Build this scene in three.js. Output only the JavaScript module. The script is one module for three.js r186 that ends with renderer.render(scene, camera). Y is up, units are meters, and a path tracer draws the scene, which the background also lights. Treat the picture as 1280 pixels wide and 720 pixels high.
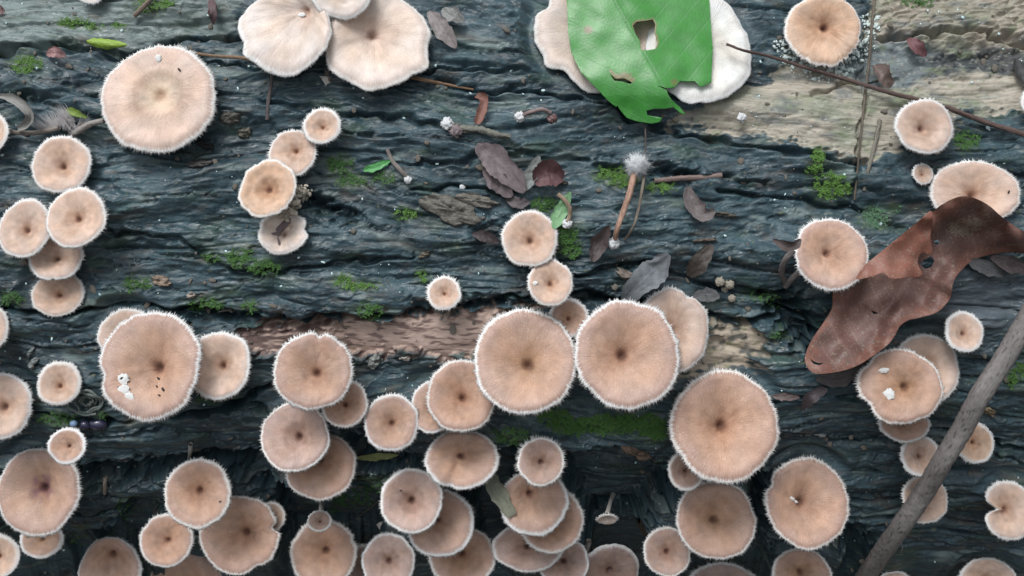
import * as THREE from 'three';
import { mergeGeometries, mergeVertices } from 'three/addons/utils/BufferGeometryUtils.js';
import { TessellateModifier } from 'three/addons/modifiers/TessellateModifier.js';
import { createNoise2D, createNoise3D } from 'simplex-noise';

// ---------------------------------------------------------------- random + noise
function mulberry(a) { return () => { a |= 0; a = a + 0x6D2B79F5 | 0; let t = Math.imul(a ^ a >>> 15, 1 | a); t = t + Math.imul(t ^ t >>> 7, 61 | t) ^ t; return ((t ^ t >>> 14) >>> 0) / 4294967296; }; }
const rnd = mulberry(20417);
const n2 = createNoise2D(mulberry(7)), n2b = createNoise2D(mulberry(99)), n3 = createNoise3D(mulberry(31));
const clamp = (x, a = 0, b = 1) => Math.min(b, Math.max(a, x));
const ss = (a, b, x) => { const t = clamp((x - a) / (b - a)); return t * t * (3 - 2 * t); };
const mix = (a, b, t) => a + (b - a) * t;
const rr = (a, b) => a + (b - a) * rnd();

// ---------------------------------------------------------------- camera, sky, sun, exposure
const S = 0.0003125;                   // metres on the log per picture unit
const D = 0.42, R = 0.22, v0 = 0.035;   // camera distance, log radius, offset of the log's nearest line
const EL = 68 * Math.PI / 180;
const X = new THREE.Vector3(1, 0, 0), V = new THREE.Vector3(0, Math.cos(EL), -Math.sin(EL)), N = new THREE.Vector3(0, Math.sin(EL), Math.cos(EL));
const C = new THREE.Vector3(0, R - 0.03, 0);                                      // log axis
const O = C.clone().addScaledVector(V, -v0).addScaledVector(N, R);
const W3 = (u, v, h) => O.clone().addScaledVector(X, u).addScaledVector(V, v).addScaledVector(N, h);

const scene = new THREE.Scene();
const camera = new THREE.PerspectiveCamera(2 * Math.atan(360 * S / D) * 180 / Math.PI, 16 / 9, 0.01, 400);
camera.up.copy(V); camera.position.copy(W3(0, 0, D)); camera.lookAt(O); camera.updateMatrixWorld();
scene.add(camera);

const SUN = X.clone().multiplyScalar(-0.26).addScaledVector(V, 0.66).addScaledVector(N, 0.69).normalize();
{ // overcast sky: bright overhead and where the sun stands behind the cloud
  const w = 256, h = 128, d = new Float32Array(w * h * 4);
  for (let j = 0; j < h; j++) for (let i = 0; i < w; i++) {
    const el = ((j + 0.5) / h - 0.5) * Math.PI, az = ((i + 0.5) / w - 0.5) * 2 * Math.PI;
    const dir = new THREE.Vector3(Math.cos(el) * Math.cos(az), Math.sin(el), Math.cos(el) * Math.sin(az));
    const c = Math.max(0, dir.dot(SUN)), s = Math.max(0, Math.sin(el));
    const L = 0.08 + 0.24 * s * s + 1.65 * Math.pow(c, 5) + 0.05 * n3(dir.x * 3, dir.y * 3, dir.z * 3);
    d.set([L * 0.95, L * 1.0, L * 1.06, 1], (j * w + i) * 4);
  }
  const t = new THREE.DataTexture(d, w, h, THREE.RGBAFormat, THREE.FloatType);
  t.mapping = THREE.EquirectangularReflectionMapping; t.magFilter = t.minFilter = THREE.LinearFilter; t.needsUpdate = true;
  scene.background = t; scene.environment = t;
}
const sun = new THREE.DirectionalLight(new THREE.Color(1, 0.98, 0.95), 1.5);
sun.position.copy(O).addScaledVector(SUN, 3); sun.target.position.copy(O);
sun.castShadow = true; sun.shadow.radius = 45; sun.shadow.mapSize.set(2048, 2048);
Object.assign(sun.shadow.camera, { left: -0.5, right: 0.5, top: 0.5, bottom: -0.5, near: 0.5, far: 6 });
scene.add(sun, sun.target);

const renderer = new THREE.WebGLRenderer({ antialias: true });
renderer.toneMapping = THREE.LinearToneMapping;
renderer.toneMappingExposure = 1.3;
renderer.shadowMap.enabled = true;

// ---------------------------------------------------------------- naming helpers
const taken = new Map();
function numbered(n) { const k = taken.get(n) || 0; taken.set(n, k + 1); return k ? `${n}_${String(k).padStart(3, '0')}` : n; }
function mesh(name, geo, mat, parent) { const m = new THREE.Mesh(geo, mat); m.name = parent ? name : numbered(name); m.castShadow = m.receiveShadow = true; (parent || scene).add(m); return m; }
function thing(name, label, category, pos, group) { const g = new THREE.Group(); g.name = numbered(name); if (pos) g.position.copy(pos); g.userData = { label, category }; if (group) g.userData.group = group; scene.add(g); g.updateMatrixWorld(); return g; }
function rel(geo, g) { return geo.translate(-g.position.x, -g.position.y, -g.position.z); }
const lin = (r, g, b) => new THREE.Color().setRGB(r, g, b);
const std = (c, rough = 0.8, extra = {}) => new THREE.MeshPhysicalMaterial({ color: c, roughness: rough, ...extra });

function bytesTexture(w, h, f, srgb = true) {
  const d = new Uint8Array(w * h * 4);
  const enc = (x) => { x = clamp(x); return 255 * (x <= 0.0031308 ? 12.92 * x : 1.055 * Math.pow(x, 1 / 2.4) - 0.055); };
  for (let j = 0; j < h; j++) for (let i = 0; i < w; i++) {
    const c = f((i + 0.5) / w, (j + 0.5) / h), k = (j * w + i) * 4;
    if (srgb) { d[k] = enc(c[0]); d[k + 1] = enc(c[1]); d[k + 2] = enc(c[2]); } else { d[k] = 255 * clamp(c[0]); d[k + 1] = 255 * clamp(c[1]); d[k + 2] = 255 * clamp(c[2]); }
    d[k + 3] = 255;
  }
  const t = new THREE.DataTexture(d, w, h); if (srgb) t.colorSpace = THREE.SRGBColorSpace;
  t.magFilter = THREE.LinearFilter; t.minFilter = THREE.LinearMipmapLinearFilter; t.generateMipmaps = true; t.wrapS = t.wrapT = THREE.RepeatWrapping; t.needsUpdate = true;
  return t;
}

// ---------------------------------------------------------------- log: surface coordinates (a, b) run along and around it
const A0 = Math.atan2(-v0, Math.sqrt(R * R - v0 * v0));
function cyl(u, v, rad) {             // where the line through the lens and (u, v, 0) meets a cylinder of that radius
  const a = v * v + D * D, b = -2 * (v * v0 + D * (D + R)), c = v0 * v0 + (D + R) * (D + R) - rad * rad;
  const q = b * b - 4 * a * c; const t = (-b - Math.sqrt(Math.max(0, q))) / (2 * a);
  return [u * t, v * t, D - D * t];
}
function toAB(p) { const ang = Math.atan2(p[1] - v0, p[2] + R); return [p[0] / S, (A0 - ang) * R / S]; }
const surf = (px, py) => toAB(cyl((px - 640) * S, (360 - py) * S, R));

function poly(pts) { const q = pts.map(([x, y]) => surf(x, y)); const xs = q.map(p => p[0]), ys = q.map(p => p[1]); return { q, bb: [Math.min(...xs), Math.min(...ys), Math.max(...xs), Math.max(...ys)] }; }
function segDist(x, y, q, closed) {
  let best = 1e9; const n = q.length, m = closed ? n : n - 1;
  for (let i = 0; i < m; i++) {
    const [ax, ay] = q[i], [bx, by] = q[(i + 1) % n], dx = bx - ax, dy = by - ay;
    const t = clamp(((x - ax) * dx + (y - ay) * dy) / (dx * dx + dy * dy)); const ex = x - ax - dx * t, ey = y - ay - dy * t;
    const d = ex * ex + ey * ey; if (d < best) best = d;
  }
  return Math.sqrt(best);
}
function inside(x, y, q) { let c = false; for (let i = 0, j = q.length - 1; i < q.length; j = i++) { const [xi, yi] = q[i], [xj, yj] = q[j]; if ((yi > y) !== (yj > y) && x < (xj - xi) * (y - yi) / (yj - yi) + xi) c = !c; } return c; }
function signed(p, x, y, pad) { const b = p.bb; if (x < b[0] - pad || x > b[2] + pad || y < b[1] - pad || y > b[3] + pad) return 1e3; const d = segDist(x, y, p.q, true); return inside(x, y, p.q) ? -d : d; }

const strip = poly([[296, 418], [330, 406], [420, 401], [500, 398], [560, 392], [610, 386], [660, 384], [690, 396], [640, 420], [600, 440], [560, 455], [500, 442], [440, 455], [380, 458], [300, 442]]);
const paleTop = poly([[838, 152], [868, 132], [930, 108], [968, 96], [990, 70], [1078, 66], [1085, 20], [1090, -60], [1420, -60], [1420, 118], [1280, 136], [1205, 138], [1192, 172], [1110, 188], [1086, 204], [1030, 186], [960, 170], [900, 162]]);
const palePatch = poly([[868, 412], [930, 404], [962, 420], [958, 448], [930, 470], [880, 478], [850, 470]]);
const hollowBand = poly([[1046, 84], [1064, 56], [1120, 42], [1172, 54], [1300, 52], [1300, 86], [1200, 84], [1140, 104], [1080, 106]]), scaly = poly([[1088, 40], [1180, 44], [1300, 44], [1300, -80], [1090, -80]]);  // hollow band coloured dark blue-grey, darkest at its right end
const hollows = [
  [poly([[88, 592], [200, 584], [330, 574], [345, 588], [240, 606], [110, 616]]), 18],
  [poly([[690, 575], [760, 562], [838, 598], [852, 640], [800, 694], [735, 700], [705, 640]]), 26],
  [poly([[330, 628], [420, 600], [480, 640], [480, 740], [350, 740]]), 24],
  [poly([[585, 600], [640, 560], [660, 640], [640, 730], [590, 730], [575, 640]]), 26],
  [poly([[960, 372], [1000, 376], [1030, 420], [1018, 452], [985, 420]]), 18],
  [poly([[1040, 664], [1078, 670], [1100, 705], [1070, 725]]), 18],
  [poly([[0, 605], [40, 680], [100, 690], [180, 720], [100, 760], [-60, 760], [-60, 620]]), 18],
  [poly([[520, 380], [610, 376], [720, 372], [760, 372], [720, 386], [600, 388], [520, 396]]), 7],
  [hollowBand, 3],
  [poly([[750, 203], [800, 205], [870, 215], [868, 222], [800, 222], [758, 214]]), 7],
  [poly([[735, 690], [800, 690], [860, 700], [960, 690], [980, 760], [730, 760]]), 24], [poly([[415, 545], [470, 560], [560, 590], [600, 600], [560, 612], [470, 600], [430, 590]]), 18], [poly([[340, 570], [352, 600], [340, 640], [300, 640], [290, 590]]), 16], [poly([[935, 590], [965, 600], [960, 680], [940, 690]]), 18], [poly([[225, 392], [330, 400], [420, 402], [420, 412], [330, 412], [230, 408]]), 9], [poly([[160, 640], [200, 650], [180, 740], [80, 740], [120, 690]]), 16], [poly([[380, 245], [412, 257], [446, 270], [440, 277], [405, 268], [380, 258]]), 8], [poly([[596, 286], [630, 280], [640, 310], [600, 312]]), 5],
];
const grey = poly([[-140, 76], [0, 66], [60, 60], [112, 55], [160, 60], [215, 45], [290, 41], [300, 10], [330, -160], [-140, -160]]);
const cracks = [
  [5, 4, [[-80, 74], [0, 68], [60, 62], [112, 56], [160, 66], [215, 46], [300, 42]]],
  [4, 2.5, [[-60, 128], [40, 122], [90, 119], [130, 118]]],
  [5, 6, [[-80, 392], [0, 385], [40, 389], [100, 388], [170, 384], [250, 393], [320, 401], [400, 400], [440, 399], [500, 395], [560, 388], [640, 372], [720, 372], [800, 378], [860, 393], [930, 404], [1000, 394], [1040, 430]]],
  [4, 4, [[384, 246], [410, 258], [442, 268]]],
  [3, 3, [[520, 236], [600, 232], [642, 250]]],
  [4, 3.5, [[545, 98], [600, 112], [680, 114], [760, 130], [830, 160], [900, 174], [1000, 190], [1085, 206]]],
  [3.5, 2.5, [[330, 128], [420, 140], [500, 145], [560, 160]]],
  [5, 5, [[-40, 520], [40, 515], [130, 528], [260, 518], [330, 492], [360, 470]]],
  [4, 4, [[640, 330], [720, 345], [800, 330], [900, 362], [990, 372]]],
  [5, 5, [[440, 560], [500, 585], [560, 600]]],
  [3, 3, [[1072, 594], [1105, 603]]], [4, 4, [[1236, 553], [1290, 570]]], [5, 5, [[975, 692], [1040, 680], [1095, 706]]],
  [3.5, 3, [[900, 240], [1000, 250], [1080, 262]]], [3.5, 3, [[820, 212], [900, 220], [962, 231]]],
  [3, 2.5, [[1012, 120], [1060, 102], [1104, 95]]], [2.5, 2, [[1084, 0], [1080, 110], [1072, 200], [1068, 250]]],
  [4, 4, [[180, 470], [260, 500], [330, 515]]], [4, 4, [[1100, 45], [1200, 38], [1290, 48]]], [3, 2.5, [[200, 60], [330, 88], [480, 92], [600, 84], [680, 92]]],
  [4, 4, [[90, 655], [180, 640], [260, 660]]], [3, 2, [[960, 540], [1060, 560], [1180, 540], [1290, 590]]],
  [3, 2, [[450, 200], [560, 205], [640, 190], [740, 200]]], [3, 2.5, [[130, 290], [220, 300], [300, 345], [420, 330], [520, 320]]],
].map(([w, d, pts]) => [w, d, poly(pts)]);

function flowB(a, b) { return b - 0.02 * a + 20 * n2(a * 0.0017, b * 0.003) + 3 * n2b(a * 0.007 + 5, b * 0.012); }
function fbm(x, y, o) { let s = 0, f = 1, g = 1, t = 0; for (let i = 0; i < o; i++) { s += g * n2(x * f + 17.3 * i, y * f - 9.1 * i); t += g; f *= 2.03; g *= 0.5; } return s / t; }
function masks(a, b) {                // how far each kind of bare wood reaches here
  const e = 7 * n2(a * 0.03, b * 0.06) + 4 * n2b(a * 0.09, b * 0.16);
  const e2 = 9 * n2(a * 0.022 + 40, b * 0.05) + 6 * n2b(a * 0.06, b * 0.11);
  return [ss(4, -4, signed(strip, a, b, 30) + e + 0.5 * e2), ss(4, -4, signed(paleTop, a, b, 30) + e + 0.5 * e2), ss(6, -6, signed(palePatch, a, b, 30) + 1.6 * e2 + 3)];
}
const hash = (x, y) => { let h = Math.imul(x, 374761393) + Math.imul(y, 668265263) | 0; h = Math.imul(h ^ h >>> 13, 1274126177); return ((h ^ h >>> 16) >>> 0) / 4294967296; };
function plates(x, y, seed) {         // flaky plates: [how far inside, own random, offset across]
  const ix = Math.floor(x), iy = Math.floor(y); let d1 = 99, d2 = 99, id = 0, oy = 0;
  for (let i = -1; i <= 1; i++) for (let j = -1; j <= 1; j++) { const cx = ix + i, cy = iy + j, dx = cx + hash(cx + seed, cy) - x, dy = cy + hash(cx, cy + seed + 71) - y, d = dx * dx + dy * dy; if (d < d1) { d2 = d1; d1 = d; id = hash(cx + 5, cy + seed + 13); oy = dy; } else if (d < d2) d2 = d; }
  return [Math.sqrt(d2) - Math.sqrt(d1), id, oy];
}
function relief(a, b) {               // metres
  const q = flowB(a, b); const [m1, m2, m3] = masks(a, b); const bare = Math.max(m1, m2, m3);
  let h = 5.0 * fbm(a / 420, q / 130, 2);
  const low = ss(140, 330, b), sc = ss(10, -10, signed(scaly, a, b, 40) + 20 * n2(a * 0.012 + 3, b * 0.03)), rough0 = 1 - (0.62 - 0.45 * sc) * bare; let hol = 0, deep = 0; for (const [p, d] of hollows) { const s = signed(p, a, b, 24); if (s < 24) { const w = ss(14, -20, s + 8 * n2(a * 0.04, b * 0.07) + 3 * n2b(a * 0.1, b * 0.2)); hol += d * w; deep = Math.max(deep, w * ss(6, 16, d)); } } const rough = rough0 * (1 - 0.6 * deep) * (1 - 0.86 * m1);
  const f1 = Math.abs(n2(a / 380, q / 58)), f2 = Math.abs(n2b(a / 150, q / 24)), wx = a + 16 * n2(a / 40, b / 22), wy = q + 5 * n2b(a / 36, b / 14);
  const cov = ss(-0.3, 0.45, n2b(a / 260 - 20, q / 80)), cov2 = ss(0, 0.5, n2(a / 170 + 9, q / 60));
  h -= rough * (0.3 + 2.2 * cov + 2.0 * low) * Math.pow(1 - f1, 10) + rough * 0.35 * cov2 * Math.pow(1 - f2, 9);
  const P1 = plates(wx / 165, wy / 36, 3), P2 = plates(wx / 78 + 7, wy / 20, 11);
  h += rough * (1.9 * (P1[1] - 0.5) * ss(0, 0.16, P1[0]) + 0.9 * P1[2] - 0.5 * ss(0.09, 0, P1[0]));
  h += rough * (0.35 + 0.65 * cov2) * (0.6 * (P2[1] - 0.5) * ss(0, 0.25, P2[0]) + 0.3 * P2[2] - 0.16 * ss(0.1, 0, P2[0]));
  const t = 2.4 * (fbm(a / 220, q / 48, 3) + 0.2 * n2b(a / 50, q / 11)), k = Math.floor(t);
  h += rough * 0.65 * (k + ss(0.4, 1, t - k));
  const patch = ss(-0.5, 0.5, n2(a / 190 + 60, q / 60)); h += (1 - 0.88 * m1) * (0.03 + 0.13 * patch) * n2(a / 36, q / 8) + 0.06 * n2b(a / 12, b / 6) + (1 - 0.75 * m1) * (0.45 * n2(a / 70, b / 30) + 0.22 * n2(a / 24, b / 13));
  h -= 5.0 * m1 + 1.6 * m2 + 3.2 * m3;
  if (sc > 0) { let c1 = 9, c2 = 9; const gx = a / 26, gy = b / 9, ix = Math.floor(gx), iy = Math.floor(gy); for (let i = -1; i <= 1; i++) for (let j = -1; j <= 1; j++) { const k = Math.sin((ix + i) * 127.1 + (iy + j) * 311.7) * 43758.5453, kx = k - Math.floor(k), ky = k * 7.13 - Math.floor(k * 7.13), d = Math.hypot(ix + i + kx - gx, iy + j + ky - gy); if (d < c1) { c2 = c1; c1 = d; } else if (d < c2) c2 = d; } h += sc * (1.3 * ss(0, 0.28, c2 - c1) - 0.9); }
  h -= 3.5 * low;
  h -= hol;
  for (const [w, d, p] of cracks) {
    if (a < p.bb[0] - 20 || a > p.bb[2] + 20 || b < p.bb[1] - 20 || b > p.bb[3] + 20) continue;
    const s = segDist(a + 5 * n2b(a * 0.03, b * 0.03), b + 5 * n2(a * 0.025, b * 0.05), p.q, false), ww = w * (0.75 + 0.55 * n2(a * 0.02 + 30, b * 0.02));
    if (ww > 0) h -= 1.5 * d * Math.exp(-s * s / (ww * ww));
  }
  return h * 0.001;
}
const reach = (a, b) => ss(1050, 760, Math.abs(a)) * ss(820, 480, Math.abs(b));
let capP0 = null, clear = null;
function bump(a, b) { const r = reach(a, b); let h = r > 0 ? relief(a, b) * r : 0; h += (1 - r) * 0.003 * n2(a / 300, b / 60); if (clear && r > 0.5) { const ang = A0 - b * S / R, rad = R + h; h -= clear(a * S, v0 + rad * Math.sin(ang), -R + rad * Math.cos(ang)); } return h; }
function onLog(a, b, extra = 0) { const ang = A0 - b * S / R, rad = R + bump(a, b) + extra; return W3(a * S, v0 + rad * Math.sin(ang), -R + rad * Math.cos(ang)); }
function hit(px, py) {                // the log's real surface seen at (px, py): frame coordinates
  let rad = R, p;
  for (let i = 0; i < 5; i++) { p = cyl((px - 640) * S, (360 - py) * S, rad); const [a, b] = toAB(p); rad = R + bump(a, b); }
  const off = (q) => { const [a, b] = toAB(q); return Math.hypot(q[1] - v0, q[2] + R) - R - bump(a, b); };
  if (Math.abs(off(p)) > 0.0006) { // steep ground: walk down the line of sight
    const line = (h) => at(px, py, h); let hi = 0.03, lo = hi; while (lo > -0.16 && off(line(lo)) > 0) { hi = lo; lo -= 0.002; } for (let i = 0; i < 7; i++) { const m = (hi + lo) / 2; if (off(line(m)) > 0) hi = m; else lo = m; } p = line(hi);
  }
  return p;
}
function at(px, py, h) { const f = (D - h) / D; return [(px - 640) * S * f, (360 - py) * S * f, h]; }   // frame point at that height
function above(px, py, mm) { const p = hit(px, py); return at(px, py, p[2] + mm * 0.001); }
const world = (p) => W3(p[0], p[1], p[2]);

// ---------------------------------------------------------------- where the caps sit: cx, cy, rx, ry in picture units; mm above the bark; label; options
const capOf = {}, CAPS = [], M = (...a) => CAPS.push(a);

// upper left
M('topEdge', 114, -14, 20, 19, 8, 'pale cap whose lower rim just enters at the top edge above the ringed cap', { k: 'p' });
M('ringed', 196, 121, 72, 70, 14, 'largest upper-left cap, pale middle circled by a darker ring and one white fleck', { k: 'r', ring: 1, dish: 0.1, dot: [3, -5], wav: 0.012, hair: 4.5, pit: 0.04 });
M('leftA', 75, 205, 37, 36, 8, 'tan cap below left of the ringed cap, overlapped at its bottom', { k: 'l' });
M('leftEdgeA', -16, 166, 25, 27, 9, 'cap cut by the left edge beside the curled grey strip', { k: 'l' });
M('leftB', 94, 271, 37, 38, 16, 'topmost pale tan cap of the left stack of four, lying over its neighbour', { k: 'l' });
M('leftC', 30, 285, 33, 37, 10, 'tall oval cap tucked under a round one, close to the left edge', { k: 'l' });
M('leftD', 69, 321, 33, 29, 6.5, 'third cap down in the left stack with a small split in its lower rim', { k: 'l', notch: [[-91, 0.07, 4]] });
M('leftE', 71, 367, 32, 28, 3.5, 'lowest cap of the left stack, pinkish with a pale rim', { k: 'l', tone: 0.93 });
M('leftEdgeB', -28, 411, 36, 36, 9, 'cap mostly hidden past the left edge, under the long crack', { k: 'l' });
M('leftEdgeC', -5, 508, 43, 41, 10, 'large cap cut by the left edge left of the lacy grey lichen', { k: 'l', dot: [6, -1] });
M('smallLeft', 73, 479, 27, 27, 9, 'small round cap alone above the moss and the blue-black beetle', { k: 'l', dot: [0, 3] });
M('smallLow', 83, 557, 24, 22, 19, 'small cap overlapping the upper right rim of a big cap at the lower left', { k: 't', tone: 1.08 });
M('bigLeft', 46, 615, 52, 54, 14, 'big cap at the lower left with a purplish brown stained middle', { k: 't', dot: [2, -6], stain: [0.62, 0.55, 0.78] });
M('underBigLeft', 51, 675, 27, 22, 4, 'small beige cap peeping out under the big cap with the purplish middle', { k: 'g', tone: 1.05 });
M('leftEdgeD', -4, 696, 27, 27, 6, 'cap cut by the left edge near the bottom left corner', { k: 'l' });
M('spotted', 186, 456, 64, 68, 19, 'large tan cap marked with a white blotch and a few black flecks', { k: 't', dot: [5, 0], notch: [[193, 0.04, 9]], tone: 1.05 });
M('behindSpotted', 157, 419, 35, 34, 5, 'cap mostly hidden behind the upper left of the white-blotched cap', { k: 'l' });
M('rightOfSpotted', 273, 456, 40, 42, 8, 'oval cap touching the right side of the white-blotched cap', { k: 'l', dot: [1, -1] });
M('lowerA', 246, 617, 41, 42, 21, 'round cap with a dark brown pit, topmost of the lower-left trio', { k: 't', dot: [0, -4] });
M('lowerB', 207, 676, 33, 33, 18, 'smaller cap with a soft brown middle, lower left of the trio', { k: 't', tone: 1.08 });
M('lowerC', 298, 669, 50, 47, 13, 'wide kidney-shaped cap of the lower-left trio with a notch in its right rim', { k: 't', dot: [6, -4], notch: [[12, 0.13, 7], [-58, 0.05, 8]], fold: [[12, 0.08, 14]], tone: 1.05 });
M('lowerD', 338, 646, 18, 18, -7, 'tiny pale cap showing behind the notch of the kidney-shaped cap', { k: 'l', tone: 0.95 });
M('bottomLeft', 135, 716, 40, 42, 10, 'mottled brown cap cut by the bottom edge left of the trio', { k: 't', dot: [0, -24], tone: 1 });
M('bottomBehind', 232, 732, 48, 42, 3, 'brownish cap lying below the lower-left trio at the bottom edge', { k: 'g', tone: 0.98 });
// middle
M('cleft', 391, 463, 49, 48, 16, 'tan cap with a cleft in its upper rim under the pinkish bare wood', { k: 't', notch: [[82, 0.09, 6]], fold: [[82, 0.06, 10]], dot: [3, 1] });
M('rightOfCleft', 431, 504, 28, 30, 9, 'half-hidden cap below right of the cleft-rimmed cap', { k: 't', tone: 0.95, dot: [0, 1] });
M('swirl', 368, 545, 43, 43, 11, 'cap with faint rings directly below the cleft-rimmed cap', { k: 'd', tone: 1.3, dot: [3, -1], ring: 0.4 });
M('underSwirl', 400, 583, 44, 41, 5, 'cap half covered by the faintly ringed cap above it', { k: 't', tone: 0.95, dot: [-2, -10] });
M('solo', 489, 528, 34, 35, 11, 'round cap standing free between two clusters in the middle', { k: 't' });
M('behindFan', 540, 509, 27, 32, 5, 'cap mostly hidden behind the left side of a cap under the largest pair', { k: 't', tone: 1.04 });
M('fan', 578, 495, 43, 44, 12, 'cap tucked under the lower left rim of the left cap of the largest pair', { k: 't', dot: [0, 1] });
M('pairLeft', 656, 450, 63, 65, 20, 'left cap of the largest touching pair in the middle', { k: 'g', dot: [5, 3], tone: 1.12, wav: 0.015 });
M('pairRight', 785, 442, 65, 67, 21, 'right cap of the largest touching pair, wide and pinkish tan', { k: 't', dot: [-6, -2], tone: 1.05, wav: 0.015 });
M('behindPair', 843, 411, 45, 52, 9, 'cap sticking out behind the upper right of the largest pair, its rim bumpy', { k: 'l', notch: [[62, 0.05, 8]], tone: 0.95, td: 60 });
M('betweenPair', 711, 397, 25, 24, 7, 'small cap wedged above the gap between the largest pair', { k: 't', tone: 0.98 });
M('flecked', 688, 353, 28, 29, 15, 'small pale cap with a white fleck at its left rim, above the largest pair', { k: 'l' });
M('midSolo', 662, 298, 35, 35, 10, 'round cap with a dark pit beside the green blade and moss', { k: 'l' });
M('tinyWhite', 555, 366, 21, 21, 8, 'small white-rimmed cap alone above the pinkish bare wood', { k: 'l', tone: 1.1, hair: 4 });
M('folded', 577, 574, 46, 36, 11, 'folded cap with a crease running to a nick in its lower rim', { k: 't', notch: [[-108, 0.07, 8]], fold: [[-108, 0.12, 14], [80, 0.12, 16]], dot: [-2, -6], tilt: 16 });
M('trioA', 514, 626, 39, 39, 15, 'uppermost of three stepped caps in the lower middle, with pale scuffs', { k: 'd', tone: 1.25 });
M('trioB', 550, 654, 43, 41, 9.5, 'second of three stepped caps in the lower middle', { k: 't', tone: 1, dot: [-6, -4] });
M('trioC', 577, 696, 42, 36, 6, 'lowest of three stepped caps in the lower middle', { k: 't', tone: 1, dot: [0, -4] });
M('bottomDarkPit', 485, 702, 33, 34, 12, 'cap with a dark pit and a pale stem above it at the bottom edge', { k: 'd', tone: 1.25, base: [476, 655], paleStem: 1, stem: 0.0016 });
M('bottomHidden', 452, 708, 24, 27, 3, 'brown cap almost hidden between two bottom-edge caps', { k: 'd', tone: 1 });
M('nickedBottom', 404, 692, 42, 41, 10, 'cap at the bottom edge carrying a tiny brown cap on its upper rim', { k: 't', tone: 0.95, notch: [[22, 0.05, 7]], dot: [2, -3] });
M('tinyBrown', 399, 651, 15, 12, 17, 'tiny dark brown cap sitting before the rim of a larger cap', { k: 'd', tone: 0.5, hair: 2, base: [401, 618], paleStem: 1, stem: 0.0011, tilt: 25 });
M('hairy', 676, 577, 29, 29, 19, 'small cap with a long hairy fringe and dark pit above the stacked caps', { k: 'd', tone: 1.15, hair: 6 });
M('leafed', 668, 628, 43, 40, 13, 'pinkish cap with a dry grey-green leaf blade lying on its left side', { k: 't', tone: 1.0, fold: [[85, 0.12, 18]], dot: [-6, -12], knob: 0, bulge: 0.04 });
M('stackB', 690, 651, 40, 40, 7.5, 'second cap of the stack under the cap with the leaf blade', { k: 't', tone: 1 });
M('stackC', 660, 684, 44, 30, 3.5, 'shadowed brown cap low in the stack under the leaf-bearing cap', { k: 'd', tone: 1.1 });
M('stackD', 704, 702, 32, 30, 4.5, 'pale thin-edged cap at the bottom of the stack beside a fleshy nub', { k: 'd', tone: 1.15, hair: 2 });
M('halfDisc', 763, 716, 37, 38, 3, 'smooth brown cap showing as a half disc at the bottom edge', { k: 'd', tone: 0.95, tilt: 26, td: -70, dish: 0.15, hair: 1.2, dens: 1 });
M('cup', 759, 650, 13, 8, 16, 'tiny pale cup-shaped mushroom on a thin white stem in the dark hollow', { k: 'p', tone: 1.1, hair: 3.4, base: [767, 617], paleStem: 1, stem: 0.0009, tilt: 48, td: -90, dish: 0.45, pit: 0 });
// right
M('rightBig', 908, 532, 68, 68, 18, 'largest cap on the right of the middle, overlapping another below it', { k: 't', dot: [-1, -2], wav: 0.015, tone: 1.05 });
M('underRightBig', 858, 588, 23, 24, 8, 'small cap squeezed at the lower left of the large right-hand cap', { k: 'd', tone: 1.1 });
M('belowRightBig', 895, 650, 50, 48, 11, 'wide ochre-centred cap directly below the large right-hand cap', { k: 'g', tone: 1.05 });
M('bottomPale', 834, 690, 29, 30, 9, 'smaller cap with a brown dot left of the ochre-centred cap near the bottom', { k: 'd', tone: 1.2 });
M('bottomDark', 905, 738, 48, 33, 3, 'dark hairy cap just showing at the bottom edge below the ochre-centred cap', { k: 'd', tone: 1, hair: 6 });
M('winged', 1010, 629, 52, 55, 15, 'large cap with a white winged fleck near its pit', { k: 't', notch: [[155, 0.06, 7]], fold: [[160, 0.05, 14]], dot: [-6, -2] });
M('belowWinged', 1003, 721, 37, 35, 9, 'cap cut by the bottom edge under the cap with the winged fleck', { k: 'g', tone: 1.05, dot: [0, -6] });
M('byLeaf', 1040, 316, 46, 45, 15, 'tan cap with a dark pit touching the big curled brown leaf', { k: 't', tone: 1.12, dot: [-3, -3], pit: 0.11 });
M('upRight', 1157, 157, 36, 35, 13, 'neat round cap on the pale wood with the thin twig running behind it', { k: 'l', tone: 0.95, dot: [-2, 0], hair: 3.5 });
M('tinyRight', 1154, 217, 13, 13, 7, 'tiny pinkish cap below the neat round cap on the pale wood', { k: 'l', tone: 0.95, hair: 3 });
M('behindLeaf', 1221, 239, 55, 40, 9, 'wide pale cap partly covered by the top of the curled brown leaf', { k: 'l', tone: 0.98 });
M('rightEdge', 1297, 128, 20, 20, 8, 'cap barely entering at the right edge', { k: 'l' });
M('smallRight', 1206, 414, 24, 25, 11, 'small free-standing cap right of the curled brown leaf', { k: 'l', dot: [0, 2] });
M('glossy', 1125, 482, 53, 46, 21, 'lopsided shiny brown cap with two white spots', { k: 'g', notch: [[138, 0.08, 14], [-148, 0.1, 16]], fold: [[138, 0.1, 20]], dot: [10, 0], wav: 0.04, hair: 4, tone: 1.0 });
M('behindGlossy', 1160, 460, 41, 43, 7, 'cap showing behind the upper right of the lopsided shiny cap', { k: 'l', tone: 0.95 });
M('underGlossy', 1131, 528, 31, 24, 4, 'pale cap under the lower rim of the lopsided shiny cap', { k: 't', tone: 1.0 });
M('stickA', 1152, 570, 25, 25, 9, 'small cap left of the thick stick, upper of the two crossed by it', { k: 'l', tone: 0.95 });
M('stickB', 1157, 624, 29, 29, 9, 'cap crossed through its middle by the thick stick', { k: 'l', tone: 0.92 });
M('stickC', 1219, 553, 24, 26, 8, 'small orange-tan cap at the right side of the thick stick', { k: 'o', tone: 1.0 });
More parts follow.
